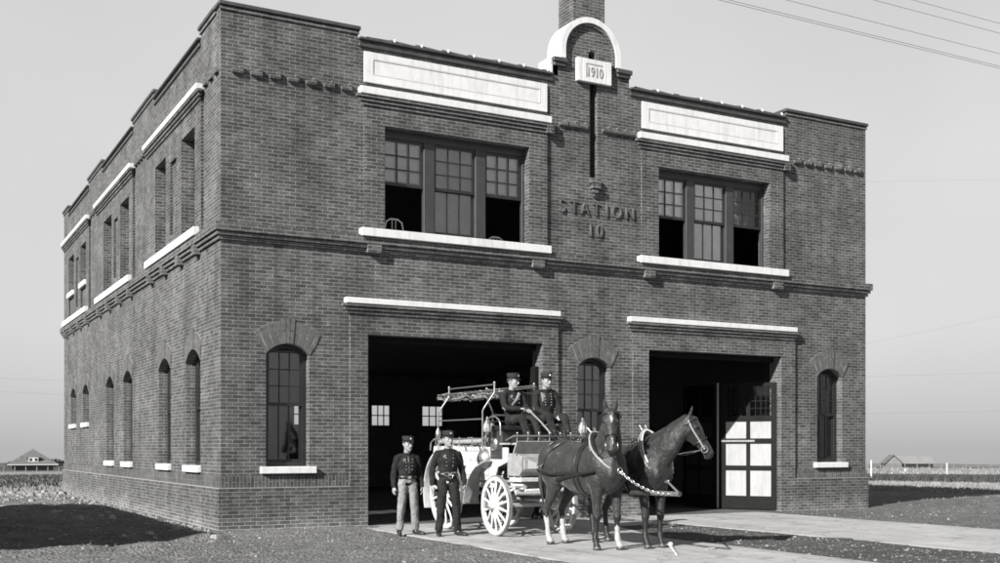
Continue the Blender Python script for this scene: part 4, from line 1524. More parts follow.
# pipe rack: two bent frames each side, rails, lower basket rail
def bent(y, xs_, s, h=0):
    bm = B(); tube(bm, [(xs_, y, 1.30), (xs_, y, 2.14), (xs_ + s * .02, y - .03, 2.2), (xs_ + s * .18, y - .10, 2.46), (xs_ + s * .18, y - .10, 2.62)], .016, 8)
    o = obj('rack_frame', bm, NICKEL, WG, smooth=50)
    bm = B(); ball(bm, (xs_ + s * .18, y - .10, 2.63), .024, None, 8, 6); obj('rack_finial', bm, NICKEL, o, smooth=60)
    return o
X1, X2 = XR + .06, XL - .06
for y in (-1.26, -3.06):
    bent(y, X1, 1); bent(y, X2, -1)
for xs_, s in ((X1, 1), (X2, -1)):
    for a, b_, r in (((xs_, -1.26, 2.0), (xs_, -3.06, 2.0), .012), ((xs_, -1.05, 1.66), (xs_, -3.28, 1.66), .011), ((xs_ + s * .18, -1.36, 2.60), (xs_ + s * .18, -3.16, 2.60), .012)):
        bm = B(); tube(bm, [a, b_], r, 8); obj('rack_rail', bm, NICKEL, WG, smooth=50)
    for i in range(5):
        y = -1.15 - i * .5
        bm = B(); tube(bm, [(xs_, y, 1.50), (xs_, y, 1.69)], .009, 6); obj('rail_stay', bm, NICKEL, WG)
for y in (-1.36, -3.16):
    bm = B(); tube(bm, [(X1 + .18, y, 2.46), (X2 - .18, y, 2.46)], .014, 8); obj('rack_cross_bar', bm, NICKEL, WG, smooth=50)
bm = B(); tube(bm, [(X1 - .01, -1.1, 1.66), (X1 - .02, -.98, 1.60), (X1 - .02, -.95, 1.45)], .013, 6); obj('grab_iron', bm, NICKEL, WG)
bm = B(); tube(bm, [(X1 + .0, -1.26, 1.66), (X1, -1.26, 1.72), (X1, -1.26, 1.80), (X1, -1.26, 1.86)], [.03, .055, .05, .02], 10); obj('brass_nozzle', bm, NICKEL, WG, smooth=50)

# tools and straps carried on the body
for y in (-1.75, -2.3, -2.85):
    bm = B(); tube(bm, [(XR + .10, y, 1.53), (XR + .06, y - .02, 1.58), (XR + .10, y - .05, 1.44)], (.014, .005), 6, side=(0, 1, 0)); obj('strap', bm, LEATHER, WG)
bm = B(); tube(bm, [(XR + .085, -1.2, 1.07), (XR + .085, -2.15, 1.12)], (.014, .018), 8); ax = obj('axe', bm, LADDERM, WG, smooth=50)
bm = B(); prism(bm, [(-2.08, 1.05), (-2.16, 1.0), (-2.20, 1.12), (-2.16, 1.25), (-2.09, 1.19)], [], lambda u, v, d: V((XR + .085 + d, u, v)), -.014, .014); obj('axe_head', bm, STEEL, ax)
bm = B(); tube(bm, [(XL - .3, -.8, 2.52), (XL - .34, -3.4, 2.56)], .016, 7); pk = obj('pike_pole', bm, LADDERM, WG, smooth=50)
bm = B(); tube(bm, [(XL - .298, -.8, 2.52), (XL - .296, -.70, 2.52), (XL - .296, -.66, 2.50), (XL - .296, -.68, 2.46)], [.014, .012, .01, .006], 6); obj('pike_hook', bm, STEEL, pk, smooth=50)
for k in range(3):
    bm = B(); tube(bm, [(WX - .35 + k * .3, -.78, 1.50), (WX - .35 + k * .3, -.9, 1.62 + .02 * k), (WX - .3 + k * .3, -1.5, 1.60), (WX - .33 + k * .3, -2.9, 1.62)], .045, 8); obj('suction_hose', bm, WDARK if k % 2 else WGREY, WG, smooth=50)
# bolts along the chassis and panel
for i in range(9):
    y = -1.0 - i * .28
    bm = B(); tube(bm, [(XR + .112, y, .975), (XR + .106, y, .975)], .014, 8); obj('bolt', bm, STEEL, WG)

# pole, doubletree, singletrees, steering brace
TIP = V((4.17, -8.02, .86))
bm = B(); tube(bm, [(WX, -3.4, .62), (WX - .04, -4.6, .74), (4.2, -6.4, .83), TIP, TIP + V((0, -.1, .005))], [.04, .042, .036, .03, .026], 10)
pl = obj('draught_pole', bm, WDARK, WG, smooth=50)
bm = B(); tube(bm, [TIP + V((.008, .55, -.008)), TIP + V((0, -.08, .0))], [.036, .034], 10); obj('pole_ferrule', bm, NICKEL, pl, smooth=40)
bm = B(); tube(bm, [(WX - .62, -4.62, .80), (WX, -4.66, .80), (WX + .62, -4.62, .80)], [.025, .042, .025], 8); obj('doubletree', bm, WPAINT, WG, smooth=50)
for x in (WX - .58, WX + .36):
    bm = B(); tube(bm, [(x - .34, -4.84, .76), (x, -4.80, .76), (x + .34, -4.84, .76)], [.02, .036, .02], 8); obj('singletree', bm, WPALE, WG, smooth=50)
for x in (WX - .3, WX + .3):
    bm = B(); tube(bm, [(x, -3.7, .78), (x * .4 + WX * .6, -4.75, .77)], .024, 8); obj('fork_brace', bm, WPAINT, WG, smooth=50)
bm = B(); tube(bm, [(XR - .02, -3.72, .62), (XR + .05, -4.15, .80), (XR + .05, -4.45, .86)], .022, 8); obj('step_brace', bm, WPAINT, WG, smooth=50)
bm = B(); box(bm, XR - .1, XR + .12, -4.5, -4.3, .845, .87); obj('mounting_step', bm, WPALE, WG)

# ladder lying on the rack
def ladder(x, y0, y1, z, w_, label, rungs=11):
    la = anchor('wooden_ladder', label, 'ladder', (x, (y0 + y1) / 2, z), None)
    for s in (-1, 1):
        bm = B(); box(bm, x + s * w_ / 2 - .013, x + s * w_ / 2 + .013, y1, y0, z, z + .035); obj('rail', bm, LADDERM, la, bevel=.006)
    for i in range(rungs):
        y = y0 + (y1 - y0) * (i + .5) / rungs
        bm = B(); tube(bm, [(x - w_ / 2, y, z + .035), (x + w_ / 2, y, z + .035)], .014, 6); obj('rung', bm, LADDERM, la, smooth=50)
    return la
ladder(WX - .24, -.95, -3.12, 2.478, .34, 'dark wooden ladder lying flat on the wagon rack')
# rough coil of rope and hooks slung beneath the ladders
bm = B()
for i in range(260):
    y = random.uniform(-3.1, -.7); x = WX + random.uniform(-.45, .2); z = random.uniform(2.40, 2.52)
    dy = random.uniform(.1, .3)
    tube(bm, [(x, y, z), (x + random.uniform(-.05, .05), y - dy * .5, z + random.uniform(-.03, .02)), (x + random.uniform(-.06, .06), y - dy, z)], .009, 4)
tag(obj('tangled_rope', bm, ROPEM), 'tangled hemp rope slung under the ladders on the wagon rack', 'rope')

# ------------------------------------------------------------------ horses
# local frame: heads towards -Y, ground at z = 0, origin below the middle of the trunk
TR = [(.94, 1.27, .07, .12), (.88, 1.25, .17, .23), (.76, 1.245, .25, .32), (.58, 1.255, .295, .365), (.32, 1.235, .305, .355),
      (.05, 1.175, .325, .385), (-.22, 1.165, .32, .405), (-.46, 1.20, .285, .425), (-.64, 1.21, .265, .395), (-.80, 1.20, .225, .33), (-.91, 1.17, .15, .22), (-.95, 1.15, .07, .11)]

def trunk(y):
    """(centre z, half width, half height) of the trunk at y."""
    for a, b_ in zip(TR, TR[1:]):
        if a[0] >= y >= b_[0]:
            k = (a[0] - y) / (a[0] - b_[0])
            return tuple(a[i] + (b_[i] - a[i]) * k for i in (1, 2, 3))
    return (1.2, .1, .1)

def horse(loc, yaw, sc, coat, label, neck, poll, hyaw, pitch, legs, socks, blaze):
    bm = B()
    n = 20
    rings = []
    for y, zc, rx, rz in TR:
        r_ = []
        for j in range(n):
            a = 2 * PI * j / n
            cx, sz = math.cos(a), math.sin(a)
            # back is narrower than belly
            r_.append(V((rx * cx * (1 - .10 * max(0, sz)), y, zc + rz * sz)))
        rings.append(r_)
    loft(bm, rings)
    # withers and croup
    tube(bm, [(0, -.20, 1.50), (0, -.42, 1.56), (0, -.62, 1.54)], [.08, .095, .10], 8, dome=True)
    tube(bm, [(0, .70, 1.47), (0, .48, 1.50), (0, .25, 1.47)], [.12, .15, .12], 8, dome=True)
    for s in (-1, 1):
        ball(bm, (s * .20, -.62, 1.26), (.085, .15, .22), Matrix.Rotation(R(-25), 4, 'X'), 12, 8)     # shoulder blade
        ball(bm, (s * .19, -.52, 1.04), (.09, .12, .13), None, 12, 8)                                  # triceps
        ball(bm, (s * .10, -.86, 1.12), (.09, .09, .14), None, 12, 8)                                  # breast
        ball(bm, (s * .20, .62, 1.30), (.12, .22, .24), Matrix.Rotation(R(20), 4, 'X'), 12, 8)         # haunch
        ball(bm, (s * .21, .42, 1.02), (.085, .13, .16), None, 12, 8)                                  # stifle
        ball(bm, (s * .24, .30, 1.40), (.05, .08, .06), None, 10, 6)                                   # hip point
    # neck
    pts = [V(p) for p, _ in neck] + [V(poll)]
    rad = [r for _, r in neck] + [(.088, .125)]
    tube(bm, pts, rad, 14, side=(1, 0, 0))
    # head
    f = V((-math.sin(hyaw), -math.cos(hyaw), 0))
    sd = V((math.cos(hyaw), -math.sin(hyaw), 0))
    ax = (f * math.cos(pitch) + V((0, 0, -math.sin(pitch)))).normalized()
    up = sd.cross(ax)
    if up.dot(f) + up.z < 0:
        up = -up
    P0 = V(poll) + V((0, 0, .0))
    HL = .62
    prof = [(-.10, .075, .085, -.02), (-.02, .098, .115, -.02), (.10, .112, .150, -.035), (.24, .112, .165, -.05), (.38, .098, .150, -.048), (.54, .078, .112, -.03), (.70, .062, .086, -.012), (.84, .064, .080, -.006), (.95, .066, .078, -.012), (1.02, .052, .060, -.02), (1.06, .025, .03, -.028)]
    rings = []
    for t_, rs, rd, off in prof:
        c = P0 + ax * (t_ * HL) + up * off
        rings.append([c + sd * (rs * math.cos(2 * PI * j / 14)) + up * (rd * math.sin(2 * PI * j / 14)) for j in range(14)])
    loft(bm, rings)
    for s in (-1, 1):
        # jowl, eye ridge, nostril rim, lower lip, ear
        ball(bm, P0 + ax * (.22 * HL) + sd * (s * .055) - up * .11, (.06, .085, .085), None, 10, 8)
        ball(bm, P0 + ax * (.25 * HL) + sd * (s * .088) + up * .045, (.034, .034, .034), None, 8, 6)
        ball(bm, P0 + ax * (.96 * HL) + sd * (s * .045) + up * .03, (.026, .03, .03), None, 8, 6)
        e0 = P0 - ax * .035 + sd * (s * .06) + up * .04
        ed = (V((0, 0, 1)) * .9 + sd * (s * .18) + f * .25).normalized()
        tube(bm, [e0 - ed * .03, e0 + ed * .05, e0 + ed * .11, e0 + ed * .175], [(.036, .03), (.042, .026), (.034, .02), .008], 8, side=sd)
    ball(bm, P0 + ax * (.99 * HL) - up * .065, (.04, .045, .035), None, 8, 6)
    # legs
    for key, (dx, dy) in legs.items():
        s = -1 if key[0] == 'r' else 1
        if key[1] == 'f':
            x = s * .155
            P = [((x, -.56, 1.22), (.10, .19)), ((x * 1.1, -.60, 1.02), (.115, .165)), ((x * 1.08, -.62, .86), (.088, .118)), ((x * 1.05, -.625, .68), (.064, .080)), ((x, -.64, .53), (.058, .062)), ((x, -.645, .475), (.060, .062)), ((x, -.635, .41), (.043, .047)), ((x, -.63, .24), (.035, .041)), ((x, -.635, .165), (.046, .052)), ((x, -.665, .10), (.038, .042)), ((x, -.685, .058), (.054, .060)), ((x, -.695, .004), (.068, .078))]
            top = 1.0
        else:
            x = s * .165
            P = [((x * .9, .56, 1.26), (.13, .26)), ((x * 1.05, .52, 1.05), (.135, .235)), ((x * 1.05, .50, .90), (.105, .165)), ((x, .60, .74), (.070, .098)), ((x * .97, .70, .60), (.052, .072)), ((x * .95, .755, .535), (.052, .070)), ((x * .95, .735, .44), (.042, .054)), ((x * .95, .71, .26), (.037, .045)), ((x * .95, .70, .165), (.047, .053)), ((x * .95, .665, .10), (.039, .043)), ((x * .95, .64, .058), (.055, .060)), ((x * .95, .63, .004), (.067, .076))]
            top = 1.0
        pp, rr = [], []
        for (px_, py_, pz_), r in P:
            k = max(0, min(1, (top - pz_) / top))
            pp.append(V((px_ + dx * k, py_ + dy * k, pz_))); rr.append(r)
        tube(bm, pp, rr, 12, side=(1, 0, 0))
    b = remesh(bm, .0155, 3)
    b.normal_update()
    for vv in b.verts:
        c = vv.co
        if c.z > .12:
            vv.co = c + vv.normal * (noise.noise(c * 7.0) * .007 + noise.noise(c * 16.0) * .003)
    # colour patches: slots 0 coat, 1 white hair, 2 hoof, 3 black points
    for fc in b.faces:
        c = fc.calc_center_median()
        key = ('r' if c.x < 0 else 'l') + ('f' if c.y < 0 else 'h')
        mi = 0
        if c.z < .055:
            mi = 2
        elif c.z < .62 and key in legs and abs(c.z) > 0:
            h_ = socks.get(key, 0)
            if c.z < h_ + .025 * math.sin(c.x * 90 + c.y * 70):
                mi = 1
            elif c.z < .5:
                mi = 3
        if blaze and c.z > 1.2:
            q = c - P0
            t_ = q.dot(ax) / HL
            if q.dot(up) > .03 and -.02 < t_ < 1.05 and fc.normal.dot(up) > .3:
                sx = q.dot(sd)
                if (abs(sx) < .026 - abs(t_ - .2) * .2 and .11 < t_ < .30) or (abs(sx - .006) < .008 and .66 < t_ < .82):
                    mi = 1
            if t_ > .93 and c.z > 1.2 and q.dot(ax) > 0 and q.length < .9 and abs(q.dot(sd)) < .09:
                mi = 3
        fc.material_index = mi
    body = obj('horse', b, [coat, SOCK, HOOF, HAIRM], None, smooth=80)
    body.location = loc
    body.rotation_euler = (0, 0, yaw)
    body.scale = (sc,) * 3
    tag(body, label, 'horse', 'wagon horses')
    # eyes
    for s in (-1, 1):
        bm = B(); ball(bm, P0 + ax * (.255 * HL) + sd * (s * .108) + up * .045, (.017, .02, .02), None, 10, 8); obj('eye', bm, EYEM, body, smooth=80)
        bm = B(); ball(bm, P0 + ax * (.965 * HL) + sd * (s * .058) + up * .045, (.010, .014, .016), None, 8, 6); obj('nostril', bm, EYEM, body, smooth=80)
    # mane: locks along the crest and a forelock
    bm = B()
    crest = []
    N = 34
    allp = pts
    for i in range(N):
        k = i / (N - 1) * (len(allp) - 1)
        i0 = min(int(k), len(allp) - 2); fr = k - i0
        c = allp[i0].lerp(allp[i0 + 1], fr)
        r0, r1 = rad[i0][1], rad[i0 + 1][1]
        tt = (allp[i0 + 1] - allp[i0]).normalized()
        nn = tt.cross(V((1, 0, 0))); nn = nn if nn.z > 0 else -nn
        if nn.y < 0 and abs(nn.y) > nn.z:
            nn = -nn
        crest.append((c + nn * (r0 + (r1 - r0) * fr - .01), nn, tt))
    for c, nn, tt in crest:
        for q in range(2):
            l_ = random.uniform(.13, .22)
            sv = V((0, 0, 1)).cross(tt).normalized()
            p1 = c + nn * .02 + sv * .035
            p2 = c - nn * (l_ * .45) + sv * (.085 + random.uniform(0, .03)) + tt * random.uniform(-.03, .03)
            p3 = c - nn * l_ + sv * (.10 + random.uniform(0, .03)) + tt * random.uniform(-.04, .04)
            tube(bm, [c - nn * .02, p1, p2, p3], [(.03, .018), (.032, .02), (.026, .012), .004], 5, side=tt)
    for q in range(5):
        a = P0 + up * .07 - ax * .02 + sd * (q - 2) * .014
        tube(bm, [a, a + up * .05 + ax * .06, a + ax * random.uniform(.11, .15) + up * .035], [.014, .014, .003], 5)
    obj('mane', bm, HAIRM, body, smooth=60)
    bm = B()
    for q in range(9):
        x = random.uniform(-.03, .03); e = random.uniform(.55, .72)
        tube(bm, [(x * .4, .90, 1.47), (x, 1.00, 1.43), (x * 1.8, 1.05, 1.2), (x * 2.6 + .01, 1.04, .9), (x * 2.0, 1.00 + x, e)], [.03, .04, .045, .04, .008], 6)
    obj('tail', bm, HAIRM, body, smooth=60)

    # ---- harness
    def hoop(y0, y1, w_, m, name, off=.014, zmin=None, lean=0, par=body):
        bm = B(); pts_ = []
        for i in range(33):
            a = 2 * PI * i / 32
            y = y0 + lean * math.sin(a)
            zc, rx, rz = trunk(y)
            pts_.append((( (rx + off) * math.cos(a) * (1 - .10 * max(0, math.sin(a))), y, zc + (rz + off + (.045 if math.sin(a) > .9 and -.65 < y < -.15 else 0)) * math.sin(a))))
        tube(bm, pts_[:-1], (w_ / 2, .006), 6, side=(0, 1, 0), closed=True)
        return obj(name, bm, m, par, smooth=50)
    def flank(pts_, w_, m, name, off=.016):
        """A strap that follows the trunk: list of (y, z) for one side, both sides built as parts."""
        for s in (-1, 1):
            bm = B(); pp = []
            for (ya, za), (yb, zb) in zip(pts_, pts_[1:]):
                for i in range(6):
                    k = i / 6
                    y, z = ya + (yb - ya) * k, za + (zb - za) * k
                    zc, rx, rz = trunk(y)
                    q = max(.02, 1 - ((z - zc) / rz) ** 2)
                    bulge = .05 if (y > .35 and z < 1.25) or (y < -.4 and z < 1.2) else 0
                    pp.append((s * ((rx + bulge) * math.sqrt(q) + off), y, z))
            tube(bm, pp, (w_ / 2, .006), 6, side=(0, 0, 1))
            obj(name, bm, m, body, smooth=50)
    hoop(-.30, 0, .055, LEATHER, 'girth')
    hoop(-.22, 0, .03, LEATHER, 'saddle_strap')
    flank([(-.72, 1.16), (-.30, 1.10), (.2, 1.02), (.62, .98), (.86, 1.0)], .045, LEATHER, 'trace')
    flank([(-.30, 1.12), (.30, 1.10), (.66, 1.13), (.87, 1.17)], .05, LEATHER, 'breeching')
    flank([(.30, 1.585), (.46, 1.45), (.62, 1.15)], .03, LEATHER, 'hip_strap')
    flank([(.50, 1.60), (.66, 1.45), (.80, 1.17)], .03, LEATHER, 'hip_strap')
    bm = B(); tube(bm, [(0, -.42, 1.67), (0, -.1, 1.60), (0, .2, 1.60), (0, .55, 1.655), (0, .8, 1.58), (0, .93, 1.47)], (.018, .006), 6, side=(1, 0, 0)); obj('back_strap', bm, LEATHER, body, smooth=50)
    # collar: a padded ring round the neck base with pale hames
    c0 = V(neck[0][0]) * .35 + V(neck[1][0]) * .65
    nd = (V(neck[1][0]) - V(neck[0][0])).normalized()
    nu = nd.cross(V((1, 0, 0))); nu = nu if nu.z > 0 else -nu
    rx = (neck[0][1][0] * .35 + neck[1][1][0] * .65) + .035
    rz = (neck[0][1][1] * .35 + neck[1][1][1] * .65) + .05
    def ring(off, r_, dn, name, m, par, gap=0):
        bm = B()
        pp = []
        for i in range(28):
            a = 2 * PI * i / 28
            pp.append(c0 + nd * dn + V((1, 0, 0)) * ((rx + off) * math.cos(a) * (1 - .2 * max(0, math.sin(a)))) + nu * ((rz + off) * math.sin(a)))
        tube(bm, pp, r_, 8, closed=True)
        return obj(name, bm, m, par, smooth=60)
    col_ = ring(.0, .048, 0, 'collar', LEATHER, body)
    ring(.050, .014, .02, 'hame', PALELEATHER, col_)
    ring(.022, .010, -.055, 'collar_rim', PALELEATHER, col_)
    if not blaze:
        ring(.030, .015, .05, 'collar_rim', LIME, col_)
        for i in range(28):
            a = 2 * PI * (i + .5) / 28
            bm = B(); ball(bm, c0 + nd * .035 + V((1, 0, 0)) * ((rx + .058) * math.cos(a) * (1 - .2 * max(0, math.sin(a)))) + nu * ((rz + .058) * math.sin(a)), .013, None, 6, 5); obj('collar_stud', bm, NICKEL, col_, smooth=80)
    for s in (-1, 1):
        bm = B(); p = c0 + nu * (rz + .05) + V((s * .03, 0, 0)); tube(bm, [p - nu * .03, p + nu * .05 + V((s * .02, 0, 0)), p + nu * .10 + V((s * .03, 0, 0))], [.014, .012, .016], 7); obj('hame_tip', bm, NICKEL, col_, smooth=60)
    low = c0 - nu * (rz + .055) + nd * .03
    bm = B(); tube(bm, [low + V((.04 * math.cos(2 * PI * i / 14), -.012, .04 * math.sin(2 * PI * i / 14))) for i in range(14)], .009, 6, closed=True); obj('collar_ring', bm, NICKEL, col_, smooth=60)
    # bridle
    def hring(t_, m, name, w_=.024, par=None):
        k = t_
        for a, b_ in zip(prof, prof[1:]):
            if a[0] <= k <= b_[0]:
                q = (k - a[0]) / (b_[0] - a[0])
                rs, rd, off = (a[i] + (b_[i] - a[i]) * q for i in (1, 2, 3))
                break
        c = P0 + ax * (k * HL) + up * off
        bm = B(); tube(bm, [c + sd * ((rs + .010) * math.cos(2 * PI * i / 24)) + up * ((rd + .010) * math.sin(2 * PI * i / 24)) for i in range(24)], (w_ / 2, .005), 6, side=ax, closed=True)
        return obj(name, bm, m, par or body, smooth=50)
    br = hring(.58, LEATHER, 'bridle')
    hring(.06, LEATHER, 'brow_band', .022, br)
    for s in (-1, 1):
        bm = B(); tube(bm, [P0 + sd * (s * .112) - up * .01, P0 + ax * (.26 * HL) + sd * (s * .125) - up * .03, P0 + ax * (.58 * HL) + sd * (s * .087) - up * .03, P0 + ax * (.80 * HL) + sd * (s * .078) - up * .03], (.011, .005), 6, side=up); obj('cheek_strap', bm, PALELEATHER if not blaze else LEATHER, br, smooth=50)
        bc = P0 + ax * (.80 * HL) + sd * (s * .085) - up * .035
        bm = B(); tube(bm, [bc + ax * (.048 * math.cos(2 * PI * i / 16)) + up * (.048 * math.sin(2 * PI * i / 16)) for i in range(16)], .009, 6, closed=True); obj('bit_ring', bm, NICKEL, br, smooth=60)
        # line from bit back to the collar
        hm = c0 + V((s * (rx + .03), 0, 0)) + nd * .02 + nu * .02
        if blaze and s == -1:
            hm = c0 + V((s * (rx + .03), 0, 0)) + nd * .02 - nu * .1
        bm = B(); tube(bm, [bc, bc.lerp(hm, .5) - V((0, 0, .05)), hm], (.010, .004), 6); obj('side_line', bm, LEATHER if blaze else PALELEATHER, br, smooth=50)
    M = Matrix.Translation(V(loc)) @ Matrix.Rotation(yaw, 4, 'Z') @ Matrix.Scale(sc, 4)
    return dict(body=body, low=M @ low, bits=[M @ (P0 + ax * (.80 * HL) + sd * (s * .09) - up * .035) for s in (-1, 1)], top=[M @ (c0 + nu * rz * .75 + V((s * (rx + .0), 0, 0))) for s in (-1, 1)], saddle=[M @ V((s * .12, -.22, 1.66)) for s in (-1, 1)])

H1 = horse((3.86, -6.12, 0), R(3), 1.0, COAT, 'bay horse nearest the wheel with a white star, white socks and frontal face',
           [((0, -.50, 1.30), (.19, .36)), ((-.02, -.69, 1.50), (.155, .29)), ((-.06, -.80, 1.71), (.12, .215)), ((-.11, -.86, 1.88), (.10, .165))], (-.15, -.90, 1.99), R(30), R(68),
           dict(lf=(.02, -.03), rf=(-.0, .10), lh=(0, .02), rh=(-.0, -.03)), dict(lh=.40, rh=.42, lf=.36), True)
H2 = horse((4.66, -6.15, 0), R(3), .985, COAT2, 'very dark horse in profile with a pale studded collar and no white marks',
           [((0, -.50, 1.30), (.20, .39)), ((.03, -.74, 1.45), (.165, .325)), ((.08, -.93, 1.62), (.125, .245)), ((.16, -1.07, 1.79), (.10, .18))], (.25, -1.16, 1.93), R(-50), R(58),
           dict(lf=(.0, .02), rf=(-.0, -.02), lh=(0, .05), rh=(0, -.05)), dict(), False)

# pole chains between each collar and the tip of the pole
def chain(p, q, sag, label, m=NICKEL):
    p, q = V(p), V(q)
    n = max(6, int((q - p).length / .045))
    pts = [p.lerp(q, i / n) - V((0, 0, sag * 4 * (i / n) * (1 - i / n))) for i in range(n + 1)]
    bm = B()
    for i in range(n):
        a, b_ = pts[i], pts[i + 1]
        t_ = (b_ - a); l_ = t_.length; t_.normalize()
        s1 = t_.cross(V((0, 0, 1)) if abs(t_.z) < .9 else V((1, 0, 0))).normalized()
        if i % 2:
            s1 = t_.cross(s1)
        c = (a + b_) / 2
        tube(bm, [c + t_ * (l_ * .68 * math.cos(2 * PI * k / 10)) + s1 * (.015 * math.sin(2 * PI * k / 10)) for k in range(10)], .006, 5, closed=True)
    return tag(obj('pole_chain', bm, m, None, smooth=60), label, 'chain', 'pole chains of the wagon team')
chain(H1['low'], TIP, .11, 'bright chain sagging from the collar of the bay horse to the pole tip')
chain(H2['low'], TIP + V((.02, -.04, .01)), .0, 'short bright chain hanging from the pale collar of the dark horse')

# ------------------------------------------------------------------ people
# local frame: faces -Y, metres at life size, origin on the ground (or on the seat) below the pelvis
def arc_pts(a, b, c, n=5):
    a, b, c = V(a), V(b), V(c)
    return [a * (1 - t_) ** 2 + b * 2 * t_ * (1 - t_) + c * t_ ** 2 for t_ in [i / n for i in range(n + 1)]]

def head_into(bm, base, f, s, u):
    """Lofted head; base is the middle of the skull at chin height."""
    prof = [(-.005, .050, .022, .024), (.012, .040, .046, .044), (.035, .022, .070, .058), (.062, .010, .084, .068), (.090, .004, .092, .073), (.118, .000, .096, .0755), (.148, -.004, .0975, .0765), (.178, -.007, .094, .074), (.205, -.010, .080, .064), (.224, -.012, .056, .045), (.236, -.012, .02, .018)]
    rings = []
    for h, c, d, w_ in prof:
        rings.append([base + u * h + f * (c + d * math.sin(2 * PI * j / 18) * (1.0)) + s * (w_ * math.cos(2 * PI * j / 18)) for j in range(18)])
    loft(bm, rings)
    # nose, brow, cheekbones, lips, chin, ears
    tube(bm, [base + u * .128 + f * .088, base + u * .105 + f * .103, base + u * .083 + f * .116, base + u * .073 + f * .098], [(.010, .012), (.012, .014), (.017, .016), (.012, .010)], 8, side=s)
    tube(bm, [base + u * .138 + f * .080 - s * .05, base + u * .142 + f * .094, base + u * .138 + f * .080 + s * .05], [.010, .012, .010], 8)
    for k in (-1, 1):
        ball(bm, base + u * .098 + f * .068 + s * (k * .043), (.022, .022, .018), None, 8, 6)
        tube(bm, [base + u * .085 + s * (k * .074) - f * .005, base + u * .11 + s * (k * .084) - f * .012, base + u * .138 + s * (k * .078) - f * .012], [.010, .017, .012], 6)
    tube(bm, [base + u * .049 + f * .082 - s * .024, base + u * .050 + f * .096, base + u * .049 + f * .082 + s * .024], [.006, .009, .006], 6)
    ball(bm, base + u * .012 + f * .078, (.024, .020, .016), None, 8, 6)

def hand_into(bm, wrist, d, palm, curl, thumb_side, grip=False):
    """Palm, four fingers and a thumb. d: direction of the hand, palm: direction the palm faces."""
    d = V(d).normalized(); palm = V(palm); palm = (palm - d * palm.dot(d)).normalized()
    sx = d.cross(palm)
    if sx.dot(V(thumb_side)) < 0:
        sx = -sx
    w0 = V(wrist)
    tube(bm, [w0 - d * .03, w0 + d * .01, w0 + d * .045, w0 + d * .088], [(.026, .019), (.030, .018), (.041, .016), (.040, .014)], 10, side=sx)
    for i, (off, ln) in enumerate(((.030, .072), (.010, .082), (-.011, .076), (-.031, .060))):
        p = w0 + d * .080 + sx * off
        q = [p - d * .02, p]
        a = 0
        for k, fr in enumerate((.45, .32, .23)):
            a += curl * (1.0 if k else .8)
            q.append(q[-1] + (d * math.cos(a) + palm * math.sin(a)) * (ln * fr))
        tube(bm, q, [.0105, .0105, .0095, .009, .007], 7, dome=True)
    t0 = w0 + d * .022 + sx * .024
    td = (d * .55 + sx * .65 + palm * .35).normalized()
    t2 = (d * .85 + palm * (.75 if grip else .35) + sx * .12).normalized()
    tube(bm, [t0 - td * .01, t0 + td * .03, t0 + td * .03 + t2 * .028, t0 + td * .03 + t2 * .05], [.014, .0125, .0105, .008], 7, dome=True)

